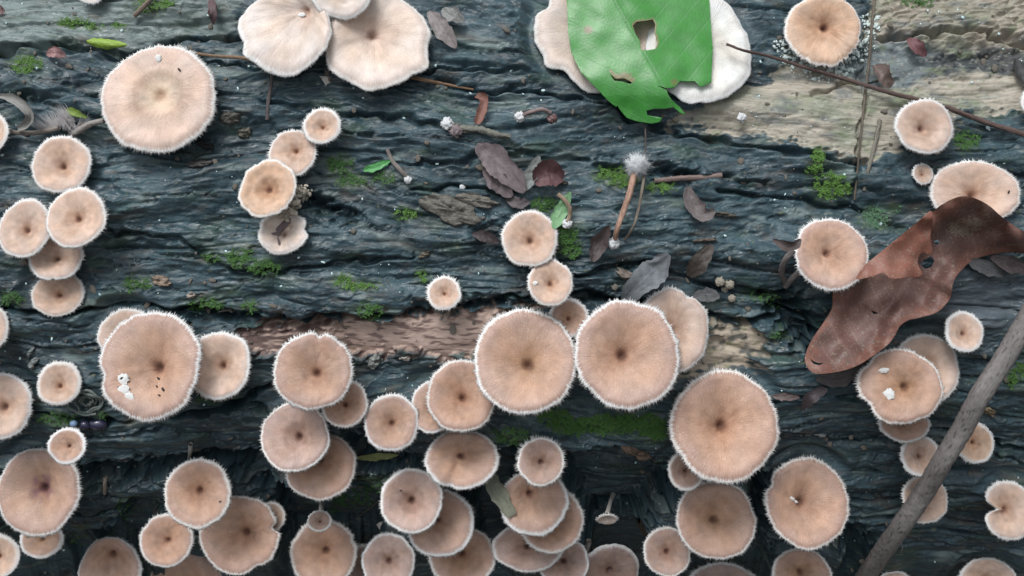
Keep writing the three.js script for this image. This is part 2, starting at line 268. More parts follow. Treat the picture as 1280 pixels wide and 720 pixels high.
M('bitten', 1262, 638, 33, 36, 12, 'cap with a bite missing from its left rim near the right edge', { k: 'l', notch: [[174, 0.36, 13]], tone: 0.98 });
M('bottomRight', 1236, 724, 36, 25, 9, 'cap cut by the bottom edge near the bottom right corner', { k: 'l' });
M('bottomStick', 1120, 730, 22, 16, 6, 'sliver of a cap at the bottom edge right of the thick stick', { k: 'l' });
// top
M('topPinkRight', 471, 50, 65, 63, 15, 'big wavy cream cap at the top, right one of the pale trio', { k: 'p', irr: 0.05, wav: 0.06, dot: [-8, -16], dish: 0.32, hair: 2.4, notch: [[-27, -0.05, 8]], fold: [[-80, 0.05, 8]], knob: 0, base: [402, 104], paleStem: 1, stem: 0.0026 });
M('topPinkLeft', 355, 36, 58, 56, 21, 'big cream-pink cap at the top, left one of the pale trio', { k: 'p', irr: 0.04, wav: 0.05, hair: 2.4, notch: [[198, 0.06, 9]], dot: [26, -32], dish: 0.26, knob: 0, pit: 0.04 });
M('topPinkMid', 426, -14, 40, 37, 27, 'cream cap cut by the top edge between the two larger pale ones', { k: 'p', irr: 0.04, hair: 2.4, tilt: 6 });
M('underLeafLeft', 750, 34, 84, 78, 7, 'pale cap with a scalloped rim left of and under the green leaf', { k: 'p', irr: 0.09, wav: 0.06, hair: 1.2, knob: 0, tone: 0.95, notch: [[150, 0.07, 10], [205, 0.06, 9], [235, 0.05, 9]] });
M('underLeafRight', 876, 58, 67, 72, 9, 'white cap with a smooth lobed rim right of and under the green leaf', { k: 'w', irr: 0.05, wav: 0.05, hair: 1.2, knob: 0, dish: 0.15 });
M('frayed', 1030, 36, 48, 46, 13, 'orange-tan cap with a frayed crumbly lower rim on the pale wood', { k: 'o', fray: 0.07, frayAt: -70, dot: [5, -8], pit: 0.12, hair: 2.6, fold: [[-45, 0.05, 8]], tilt: 8 });
M('rowA', 402, 157, 23, 23, 12, 'small round white-rimmed cap, uppermost of the slanting row of four', { k: 'l', tone: 1.04, hair: 4.2 });
M('rowB', 365, 190, 30, 29, 8.5, 'second cap of the slanting row with a hairy lower right rim', { k: 'l', dot: [3, -4], hair: 4.6 });
M('rowC', 335, 234, 36, 37, 14, 'yellowish ringed cap, third of the slanting row and narrowed at the left', { k: 'o', tone: 1.12, irr: 0.06, ring: 1, notch: [[212, -0.08, 26], [135, 0.05, 26], [-30, 0.05, 24], [20, 0.03, 20]], hair: 2.2, pit: 0.04 });
M('rowD', 353, 290, 32, 27, 6, 'folded pale cap with a dark split middle, lowest of the slanting row', { k: 'p', tone: 1.0, notch: [[10, 0.1, 14], [165, 0.06, 10], [-75, 0.03, 5]], fold: [[60, 0.2, 22], [-75, 0.1, 8], [185, 0.1, 10]], wav: 0.06, hair: 3 });


function capPose(id, cx, cy, rx, ry, o) {   // how a cap leans
  const rg = mulberry(5000 + id * 77);
  const tilt = (o.tilt ?? mix(12, 8, ss(430, 690, cy)) + 3 * rg()) * Math.PI / 180, td = (o.td ?? 90 + 40 * (rg() - 0.5)) * Math.PI / 180;
  const e3 = N.clone().multiplyScalar(Math.cos(tilt)).addScaledVector(X, Math.sin(tilt) * Math.cos(td)).addScaledVector(V, Math.sin(tilt) * Math.sin(td)).normalize();
  return { e3, sx: -e3.dot(X) / e3.dot(N), sy: -e3.dot(V) / e3.dot(N) };
}

// the bark lies clear of the caps that stand over it

{
  const list = CAPS.map(([key, cx, cy, rx, ry, h, lb, o = {}], id) => { const g = cyl((clamp(cx, -60, 1340) - 640) * S, (360 - clamp(cy, -90, 790)) * S, R - 0.0012), p = at(cx, cy, g[2] + h * 0.00085), f = (D - p[2]) / D * S, q = capPose(id, cx, cy, rx, ry, o); return { p, ax: rx * f, ay: ry * f, q, rad: Math.sqrt(rx * ry) * f }; });
  capP0 = list.map(c => c.p);
  clear = (u, v, h) => { let cut = 0; for (const c of list) { const x = (u - c.p[0]), y = (v - c.p[1]); if (Math.abs(x) > c.ax + 0.008 || Math.abs(y) > c.ay + 0.008) continue; const r = Math.hypot(x / (c.ax + 0.001), y / (c.ay + 0.001)), w = ss(1 + 0.006 / c.ax, 1, r); if (w <= 0) continue; const over = h - (c.p[2] + x * c.q.sx + y * c.q.sy - c.rad * (0.13 + 0.6 * Math.pow(Math.max(0, 1 - r), 1.7)) - 0.0014); if (over > 0) cut = Math.max(cut, over * w); } return cut; };
}

// where moss grows
const MOSS = [], MO = (...a) => MOSS.push(a);
MO('bright green moss streak at the top left above the yellow-green bud', [[92, 28, 18, 6], [118, 33, 10, 5]], 1); MO('faint green moss speck right of the streak at the top left', [[148, 30, 8, 4]], 1);
MO('green moss at the top edge by the short light twig', [[190, 6, 24, 8], [210, 2, 8, 6]], 1); MO('yellow-green moss tuft under the crack at the far left', [[35, 82, 18, 12]], 1);
MO('dark green moss clump below the folded cap of the slanting row', [[300, 322, 18, 12], [330, 334, 22, 10], [265, 322, 12, 5]], 0); MO('small moss sprig beside the beige bark flake', [[162, 356, 5, 10], [178, 354, 10, 6]], 0);
MO('moss cushion just above the long crack near the white-blotched cap', [[256, 382, 24, 8]], 0); MO('tiny moss dot right of the cushion above the long crack', [[312, 383, 6, 8]], 0);
MO('feathery moss frond in the middle of the bark', [[430, 350, 12, 6], [450, 357, 24, 5]], 1); MO('round moss tuft above the left part of the pinkish bare wood', [[463, 388, 14, 12]], 0);
MO('bright moss sprig right of the crack below the green blade', [[508, 267, 16, 6]], 1); MO('yellowish moss around the short green blade', [[425, 205, 14, 12], [440, 225, 20, 8], [480, 222, 14, 7]], 2);
MO('small green moss tuft left of the small white-rimmed cap', [[528, 346, 8, 7]], 1); MO('deep green moss left of the glossy beetle', [[74, 523, 24, 9], [130, 518, 6, 5]], 2, 3); MO('small moss growth at the left edge under the left stack', [[14, 374, 14, 8]], 2);
MO('wide dark green moss band under the largest pair of caps', [[715, 532, 30, 10], [760, 530, 34, 12], [800, 530, 30, 12], [690, 520, 20, 8], [820, 540, 14, 10]], 0, 4, 1.7); MO('moss strip under the hairy small cap’s right neighbour, in shadow', [[640, 545, 26, 10]], 2, 3.4);
MO('vivid green moss clump on the bark left of the rootlet', [[1022, 196, 8, 14], [1040, 232, 24, 16], [1018, 212, 8, 8]], 1, 3.8); MO('blue-green moss below the vivid clump, next to the curled leaf', [[1094, 272, 16, 12]], 3, 3); MO('green moss behind the thin twig below right of the neat round cap', [[1208, 176, 16, 12]], 0);
MO('moss around the foot of the fluffy head', [[765, 218, 22, 10], [778, 228, 18, 6], [825, 234, 20, 5]], 1, 3.6); MO('leafy moss clump right of the round cap under the pale green blade', [[708, 300, 14, 18], [716, 314, 10, 8]], 0, 3.8); MO('moss behind the maroon leaf above the round cap', [[680, 256, 16, 8]], 0);
MO('small moss specks by the dark hollow left of the curled leaf', [[960, 372, 14, 5], [970, 380, 8, 5], [945, 370, 8, 4]], 0, 2.6); MO('green moss beside the thick stick at the right edge', [[1266, 472, 9, 12], [1276, 462, 6, 8]], 1, 3.6); MO('dark moss in the shade below the cap at the left of the trio', [[100, 672, 14, 8]], 2, 3);
MO('moss speck on the dark bark above the lower-left trio', [[154, 640, 10, 10], [165, 633, 6, 5]], 0, 2.4); MO('dark mossy patch right of the half-covered cap in the lower middle', [[440, 625, 30, 8], [410, 640, 16, 6], [460, 612, 20, 8]], 2, 3); MO('moss tuft left of the neat cap at the far right bark', [[1120, 262, 6, 5]], 3, 2.4);
MO('shaded moss under the oval cap beside the white-blotched cap', [[270, 500, 24, 5]], 2, 2.6); MO('small moss spot under the leaf tip side, left of the largest right-hand leaf', [[975, 420, 12, 6]], 2, 2.4); MO('moss at the top edge above the crimson-brown leaf', [[1145, 4, 24, 6]], 0, 3);

const mossSpots = MOSS.flatMap(([lb, bl]) => bl.map(([x, y, rx, ry]) => [...surf(x, y), rx * 1.25 + 3, ry * 1.35 + 3]));

const HA = 760, HB = 480;
{ // the log mesh
  const as = [], bs = [];
  for (const x of [-3600, -3000, -2500, -2100, -1800, -1550, -1350, -1200, -1080, -980, -900, -830]) as.push(x);
  for (let x = -HA; x <= HA; x += 1.55) as.push(x);
  for (const x of [830, 900, 980, 1080, 1200, 1350, 1550, 1800, 2100, 2500, 3000, 3600]) as.push(x);
  const turn = 2 * Math.PI * R / S;
  for (let y = -HB; y <= HB; y += 1.55) bs.push(y);
  const rest = turn - 2 * HB, last = bs[bs.length - 1];
  for (let i = 1; i <= 40; i++) bs.push(last + (turn - (last + HB)) * i / 40);
  const na = as.length, nb = bs.length, pos = new Float32Array(na * nb * 3), uv = new Float32Array(na * nb * 2), kind = new Uint8Array(na * nb);
  for (let j = 0; j < nb; j++) for (let i = 0; i < na; i++) {
    const k = j * na + i, a = as[i]; let b = bs[j]; if (b > turn / 2) b -= turn;
    const p = j === nb - 1 ? onLog(a, -HB) : onLog(a, b);
    p.toArray(pos, k * 3); uv[k * 2] = (a + HA) / (2 * HA); uv[k * 2 + 1] = (bs[j] + HB) / (2 * HB);
    if (Math.abs(a) < HA && Math.abs(b) < HB) { const m = masks(a, b); kind[k] = m[0] > 0.5 ? 1 : m[1] > 0.5 ? 2 : m[2] > 0.5 ? 3 : 0; }
  }
  const lists = [[], [], [], []];
  for (let j = 0; j < nb - 1; j++) for (let i = 0; i < na - 1; i++) { const k = j * na + i; lists[kind[k]].push(k, k + na, k + 1, k + 1, k + na, k + na + 1); }
  const full = new THREE.BufferGeometry(); full.setAttribute('position', new THREE.BufferAttribute(pos, 3)); 
  full.setIndex(new THREE.BufferAttribute(Uint32Array.from(function* () { for (const l of lists) yield* l; }()), 1)); full.computeVertexNormals();
  const nor = full.attributes.normal.array;

  const bark = (u, v) => {
    const a = (u * 2 - 1) * HA, b = (v * 2 - 1) * HB, q = flowB(a, b);
    const [m1, m2, m3] = masks(a, b);
    const f = fbm(a / 90, q / 20, 3), g = n2b(a / 30, q / 5), s = n2(a / 11, q / 2.2), g2 = n2(a / 5, q / 4);
    const big = fbm(a / 300 + 12, b / 120, 2), tone = clamp(0.36 + 0.34 * f + 0.3 * big + 0.11 * g + 0.05 * s + 0.06 * g2);
    let c = [mix(0.013, 0.072, tone), mix(0.028, 0.130, tone), mix(0.038, 0.156, tone)];
    const gz = ss(5, -5, signed(grey, a, b, 30) + 7 * n2(a * 0.02, b * 0.06) + 4 * n2b(a * 0.07, b * 0.15)), gp = Math.max(gz, 0.7 * ss(0.3, 0.6, fbm(a / 150 - 44, q / 40, 3)));   // paler grey zone above the first crack, and scattered patches of that grey
    c = c.map((x, i) => mix(x, [0.22, 0.275, 0.262][i] * (0.55 + 0.8 * tone), 0.8 * gp));
    const alg = ss(0.1, 0.75, fbm(a / 120 + 50, b / 55, 3)); c = c.map((x, i) => mix(x, [0.045, 0.085, 0.05][i] * (0.5 + tone), 0.55 * alg));
    const br = ss(0.25, 0.8, fbm(a / 100 - 30, q / 30 + 9, 3)); c = c.map((x, i) => mix(x, [0.115, 0.09, 0.072][i] * (0.5 + tone), 0.55 * br));
    const mot = ss(0.28, 0.6, 0.6 * n2(a / 8, b / 5) + 0.55 * n2b(a / 21, b / 11)), mo2 = ss(0.3, 0.65, fbm(a / 38 - 60, b / 17, 3)); c = c.map((x, i) => mix(mix(x, [0.15, 0.19, 0.18][i], 0.22 * mot), [0.022, 0.026, 0.026][i], 0.6 * mo2));
    const li = ss(0.56, 0.72, fbm(a / 26 + 9, q / 9, 3) + 0.12 * s); c = c.map((x, i) => mix(x, [0.24, 0.27, 0.25][i], 0.6 * li));
    const yl = ss(0.6, 0.75, fbm(a / 34 - 70, q / 13, 3)); c = c.map((x, i) => mix(x, [0.2, 0.21, 0.1][i], 0.5 * yl));
    const rb = ss(70, 20, Math.hypot((a - 590) * 0.75, b - 20 + 10 * n2(a / 40, b / 30))); c = c.map((x, i) => mix(x, [0.125, 0.15, 0.175][i] * (0.75 + 0.5 * tone), 0.7 * rb));
    let mo = 0; for (const [x, y, rx, ry] of mossSpots) { const dx = (a - x) / rx, dy = (b - y) / ry; if (dx * dx + dy * dy < 2.2) mo = Math.max(mo, ss(1.1, 0.5, Math.hypot(dx, dy) + 0.35 * n2(a / 9, b / 6) + 0.2 * n2b(a / 4, b / 4))); }
    c = c.map((x, i) => mix(x, [0.05, 0.09, 0.03][i], 0.55 * mo));
    if (m1 > 0) { const w = 0.66 + 0.5 * (0.5 + 0.14 * n2(a / 60, q / 3.2) + 0.15 * n2b(a / 14, b / 8) + 0.25 * f); const dk = ss(0.05, 0.5, fbm(a / 40, b / 10, 2) + 0.5 * ss(-230, -300, a)); const r = [mix(0.52, 0.2, dk) * w, mix(0.385, 0.135, dk) * w, mix(0.325, 0.12, dk) * w]; c = c.map((x, i) => mix(x, r[i], m1)); }
    if (m2 > 0) {
      const w = 0.62 + 0.5 * (0.5 + 0.4 * n2(a / 70, q / 4) + 0.25 * g); const g3 = ss(-0.2, 0.6, fbm(a / 130 + 3, b / 80, 2)), bl = ss(0.12, 0.55, fbm(a / 80 - 8, b / 36, 3));
      let r = [mix(0.43, 0.27, g3), mix(0.385, 0.285, g3), mix(0.315, 0.215, g3)]; const sc = ss(10, -10, signed(scaly, a, b, 40) + 20 * n2(a * 0.012 + 3, b * 0.03)); r = r.map((x, i) => mix(x, [0.31, 0.27, 0.215][i], 0.6 * sc)); r = r.map((x, i) => mix(x, [0.13, 0.155, 0.165][i], 0.65 * bl) * w); const wb = ss(7, -7, signed(hollowBand, a, b, 20) + 6 * n2(a * 0.04, b * 0.06)); r = r.map((x, i) => mix(x, [mix(0.17, 0.04, ss(505, 560, a)), mix(0.215, 0.05, ss(505, 560, a)), mix(0.235, 0.06, ss(505, 560, a))][i] * (0.6 + 0.7 * tone), 0.9 * wb));
      const m5 = ss(0.2, 0.6, 0.6 * n2(a / 9, b / 6) + 0.5 * n2b(a / 24, b / 15)), m6 = ss(0.35, 0.6, fbm(a / 22 + 4, b / 12, 3)); r = r.map((x, i) => mix(mix(x, [0.42, 0.42, 0.37][i], 0.4 * m5), [0.13, 0.12, 0.1][i], 0.6 * m6));
      const gr = ss(0.2, 0.7, fbm(a / 60 + 77, b / 30, 3)); r = r.map((x, i) => mix(x, [0.21, 0.25, 0.15][i], 0.6 * gr)); c = c.map((x, i) => mix(x, r[i], m2));
    }
    if (m3 > 0) { const w = 0.7 + 0.6 * (0.5 + 0.4 * n2(a / 50, q / 4)); const dk = ss(0.05, 0.45, fbm(a / 34 + 5, b / 22, 3)), gn = ss(0.3, 0.6, fbm(a / 30 + 44, b / 18, 2)); let r = [0.48 * w, 0.40 * w, 0.31 * w]; r = r.map((x, i) => mix(mix(x, [0.08, 0.085, 0.08][i], 0.85 * dk), [0.2, 0.22, 0.09][i], 0.5 * gn)); c = c.map((x, i) => mix(x, r[i], m3 * 0.9)); }
    return c;
  };
  const wet = (u, v) => { const a = (u * 2 - 1) * HA, b = (v * 2 - 1) * HB, q = flowB(a, b); const r = 0.52 + 0.2 * fbm(a / 80 + 20, q / 20, 2) + 0.12 * n2(a / 12, q / 4) + 0.22 * Math.max(...masks(a, b)); return [r, r, r]; };
  const fine = (u, v) => { const a = (u * 2 - 1) * HA, b = (v * 2 - 1) * HB, q = flowB(a, b); const r = 0.5 + 0.16 * n2(a / 16, q / 4) + 0.14 * n2b(a / 7, q / 3) + 0.16 * n2(a / 3.5, b / 3.0) + 0.14 * n2b(a / 9, b / 7); return [r, r, r]; };
  const T = [bytesTexture(2048, 1280, bark), bytesTexture(1024, 640, wet, false), bytesTexture(2048, 1280, fine, false)];
  T.forEach(t => { t.wrapS = t.wrapT = THREE.MirroredRepeatWrapping; });
  const mat = std(lin(1, 1, 1), 1, { map: T[0], roughnessMap: T[1], bumpMap: T[2], bumpScale: 0.00022 });
  const log = thing('fallen_log', 'dark weathered fallen log covered with mushrooms, moss and bare wood patches', 'log', C.clone());
  ['bark', 'bare_wood', 'bare_wood', 'bare_wood'].forEach((name, i) => {
    const map = new Map(), idx = [], ps = [], ns = [], us = [];
    for (const k of lists[i]) { let m = map.get(k); if (m === undefined) { m = map.size; map.set(k, m); ps.push(pos[3 * k], pos[3 * k + 1], pos[3 * k + 2]); ns.push(nor[3 * k], nor[3 * k + 1], nor[3 * k + 2]); us.push(uv[2 * k], uv[2 * k + 1]); } idx.push(m); }
    const g = new THREE.BufferGeometry(); g.setAttribute('position', new THREE.Float32BufferAttribute(ps, 3)); g.setAttribute('normal', new THREE.Float32BufferAttribute(ns, 3)); g.setAttribute('uv', new THREE.Float32BufferAttribute(us, 2)); g.setIndex(idx);
    const m = mesh(name, rel(g, log), mat, log);
    const lb = [0, 'pinkish brown strip of bare wood under the long crack', 'pale grey beige stretch of bare wood at the upper right', 'small cream patch of bare wood beside the caps'][i]; if (lb) m.userData.label = lb;
  });
  for (const s of [-1, 1]) { const g = new THREE.CircleGeometry(R, 64); g.rotateY(s * Math.PI / 2); g.translate(s * 3600 * S, C.y, C.z); mesh('log_end', rel(g, log), std(lin(0.2, 0.15, 0.1), 0.9), log); }
  // loose plates of bark lying on the log
  const flakeTex = bytesTexture(256, 256, (u, v) => { const f = 0.62 + 0.22 * fbm(u * 4, v * 14, 3) + 0.18 * fbm(u * 9 + 4, v * 9, 2) + 0.1 * n2(u * 50, v * 50); return [f, f, f]; });
  const plate = (px, py, l, w, ang, col, lb) => {
    const g = new THREE.BufferGeometry(), ps = [], us = [], ix = [], n = 30, m = 6; const ca = Math.cos(ang), sa = Math.sin(ang); const sd = rr(0, 50);
    for (let side = 0; side < 2; side++) for (let j = 0; j <= m; j++) for (let i = 0; i < n; i++) {
      const th = i / n * 6.2832, rad = j / m, o = 1 + 0.2 * n2(Math.cos(th) * 1.2 + sd, Math.sin(th) * 1.2) + 0.07 * n2b(Math.cos(th) * 3 + sd, Math.sin(th) * 3);
      const x = Math.cos(th) * l * rad * o, y = Math.sin(th) * w * rad * o; const [a, b] = surf(px + x * ca + y * sa, py - x * sa + y * ca);
      us.push(a / 60, b / 60); onLog(a, b, 0.0006 + (side ? -0.003 : 0.0012 * (1 - rad * rad * 0.6) + 0.0009 * n2(a / 16, b / 6) + 0.0005 * n2b(a / 6, b / 3))).toArray(ps, ps.length);
    }
    const per = (m + 1) * n;
    for (let j = 0; j < m; j++) for (let i = 0; i < n; i++) { const a = j * n + i, b = j * n + (i + 1) % n; ix.push(a, a + n, b, b, a + n, b + n); ix.push(per + a, per + b, per + a + n, per + b, per + b + n, per + a + n); }
    for (let i = 0; i < n; i++) { const a = m * n + i, b = m * n + (i + 1) % n; ix.push(a, per + a, b, b, per + a, per + b); }
    g.setAttribute('position', new THREE.Float32BufferAttribute(ps, 3)); g.setAttribute('uv', new THREE.Float32BufferAttribute(us, 2)); g.setIndex(ix); g.computeVertexNormals(); const o = mesh('bark_flake', rel(g, log), std(col.multiplyScalar(1.25), 0.85, { map: flakeTex, bumpMap: flakeTex, bumpScale: 0.0006 }), log); if (lb) o.userData.label = lb;
  };
  plate(562, 262, 40, 17, -0.35, lin(0.19, 0.18, 0.155), 'pale brown flake of bark lifted at the edge'); plate(595, 250, 26, 8, -0.2, lin(0.2, 0.185, 0.16)); plate(200, 352, 13, 6, -0.3, lin(0.34, 0.26, 0.2), 'small beige flake of bark'); plate(238, 370, 6, 4, 0.1, lin(0.4, 0.35, 0.3));
  plate(795, 566, 20, 8, -0.6, lin(0.2, 0.14, 0.1)); plate(812, 582, 9, 4, -0.4, lin(0.22, 0.18, 0.14)); plate(275, 397, 9, 3, -0.1, lin(0.55, 0.5, 0.45)); plate(1022, 550, 14, 3, 0.1, lin(0.2, 0.21, 0.21)); plate(790, 348, 22, 6, -0.5, lin(0.24, 0.2, 0.17)); plate(466, 457, 9, 7, 0.8, lin(0.3, 0.32, 0.3)); plate(505, 451, 8, 4, 0.2, lin(0.5, 0.45, 0.4)); plate(158, 478, 4, 3, 0, lin(0.3, 0.3, 0.28)); plate(40, 454, 8, 4, 0.6, lin(0.3, 0.33, 0.33)); plate(36, 442, 9, 3, 1, lin(0.25, 0.28, 0.28)); plate(1238, 516, 8, 5, -0.6, lin(0.34, 0.26, 0.16)); plate(880, 300, 14, 3, 0.1, lin(0.16, 0.13, 0.11)); plate(905, 268, 16, 3, -0.1, lin(0.13, 0.12, 0.1)); plate(650, 390, 12, 4, 0.1, lin(0.12, 0.1, 0.08)); plate(290, 150, 13, 7, 0.1, lin(0.12, 0.115, 0.1)); plate(305, 165, 9, 6, 0.3, lin(0.16, 0.15, 0.12)); plate(255, 180, 12, 5, -0.3, lin(0.03, 0.035, 0.035)); plate(250, 205, 17, 6, 0.1, lin(0.09, 0.085, 0.08)); plate(700, 226, 10, 3, -0.3, lin(0.14, 0.12, 0.1)); plate(530, 318, 8, 3, 0.4, lin(0.2, 0.17, 0.13));
}
{ // ground round the log
  const g = new THREE.PlaneGeometry(300, 300, 1, 1); g.rotateX(-Math.PI / 2);
  const t = bytesTexture(512, 512, (u, v) => { const f = 0.5 + 0.5 * n3(Math.cos(u * 6.283) * 6, Math.sin(u * 6.283) * 6 + Math.cos(v * 6.283) * 6, Math.sin(v * 6.283) * 6); return [mix(0.03, 0.1, f), mix(0.024, 0.07, f), mix(0.018, 0.045, f)]; }); t.repeat.set(300, 300);
  const m = mesh('ground', g, std(lin(1, 1, 1), 0.95, { map: t })); m.userData.kind = 'structure';
}

// ---------------------------------------------------------------- mushrooms
const capMaps = {};
function capMap(kind, small) {
  const key = kind + small; if (capMaps[key]) return capMaps[key];
  const P = { // dot, inner, mid, outer, margin
    t: [[0.13, 0.06, 0.042], [0.41, 0.235, 0.155], [0.485, 0.305, 0.22], [0.45, 0.295, 0.24]],
    l: [[0.17, 0.085, 0.06], [0.48, 0.295, 0.205], [0.635, 0.455, 0.355], [0.60, 0.44, 0.365]],
    p: [[0.30, 0.19, 0.15], [0.56, 0.43, 0.36], [0.71, 0.585, 0.50], [0.70, 0.595, 0.54]],
    w: [[0.6, 0.55, 0.48], [0.72, 0.68, 0.62], [0.76, 0.72, 0.65], [0.78, 0.74, 0.69]],
    o: [[0.14, 0.06, 0.045], [0.46, 0.27, 0.17], [0.60, 0.40, 0.28], [0.60, 0.42, 0.31]],
    d: [[0.09, 0.04, 0.032], [0.30, 0.185, 0.14], [0.41, 0.28, 0.23], [0.40, 0.285, 0.25]],
    g: [[0.15, 0.075, 0.05], [0.38, 0.225, 0.135], [0.46, 0.29, 0.21], [0.43, 0.285, 0.23]],
    r: [[0.36, 0.22, 0.14], [0.70, 0.55, 0.42], [0.66, 0.48, 0.38], [0.64, 0.48, 0.41]],
  }[kind];
  const sd = kind.charCodeAt(0) * 3.7;
  const f = (u, v) => {
    const th = u * 6.28318, cs = Math.cos(th), sn = Math.sin(th);
    const fib = n3(cs * 42, sn * 42, v * 3 + sd), fib2 = n3(cs * 90, sn * 90, v * 7 + sd), cl = n3(cs * v * 3.2 + sd, sn * v * 3.2, 4), mot = n3(cs * v * 22 + sd, sn * v * 22, 1), z = n3(cs * 9, sn * 9, v * 5 + sd);
    const tt = v + 0.03 * fib * v + 0.03 * z;
    const dot = 0.9 * ss(0.19, 0.02, v + 0.03 * z + 0.02 * cl), inn = ss(0.55, 0.06, tt + 0.12 * cl), out = ss(0.55, 0.95, tt);
    let c = [0, 1, 2].map(i => mix(mix(mix(P[2][i], P[3][i], out), P[1][i], inn), P[0][i], dot));
    if (kind === 'r') { const ring = Math.exp(-((((tt + 0.02 * fib2) - 0.42) / 0.075) ** 2)); c = c.map((x, i) => mix(x, [0.42, 0.27, 0.19][i], 0.55 * ring)); }
    const amp = ss(0.12, 0.4, v) * ('pw'.includes(kind) ? 0.45 : 0.9), k = 1 + amp * (0.065 * fib + 0.05 * fib2) + 0.06 * mot + 0.06 * cl; c = c.map(x => x * k);
    const lf = ss(0.45, 0.85, n3(cs * 60 + 9, sn * 60, v * 4)) * amp * 0.25; c = c.map((x, i) => mix(x, [0.72, 0.6, 0.5][i], lf));
    const fl = ss(0.72, 0.84, n3(cs * v * 24, sn * v * 24, sd + 9)) * ss(0.1, 0.2, v) * (0.5 + 0.5 * n3(cs * v * 3, sn * v * 3, sd + 2)); c = c.map((x, i) => mix(x, [0.8, 0.72, 0.65][i], 0.75 * clamp(fl)));  // pale flecks in the colour that also serve as wet glints
    const mg = ss([0.925, 0.875, 0.79][small], [0.975, 0.965, 0.95][small], v + 0.035 * fib2 + 0.02 * fib); return c.map((x, i) => mix(x, [0.86, 0.85, 0.83][i], 0.95 * mg));
  };
  const b = (u, v) => { const th = u * 6.28318, cs = Math.cos(th), sn = Math.sin(th); const r = 0.5 + ss(0.05, 0.3, v) * (0.22 * n3(cs * 48, sn * 48, v * 4 + sd) + 0.16 * n3(cs * 95, sn * 95, v * 9 + sd)) + 0.12 * n3(cs * v * 40, sn * v * 40, 2); return [r, r, r]; };
  return capMaps[key] = [bytesTexture(1024, 256, f), bytesTexture(1024, 256, b, false)];
}
const hairMat = std(lin(0.93, 0.925, 0.91), 0.9, { side: THREE.DoubleSide }), gillMat = std(lin(0.62, 0.54, 0.45), 0.85), stemMat = std(lin(0.42, 0.33, 0.26), 0.85), whiteStem = std(lin(0.62, 0.58, 0.54), 0.85);
const RINGS = [0, 0.02, 0.045, 0.075, 0.11, 0.16, 0.22, 0.29, 0.37, 0.45, 0.53, 0.61, 0.69, 0.76, 0.82, 0.875, 0.92, 0.955, 0.98, 1];
let mi = 0;
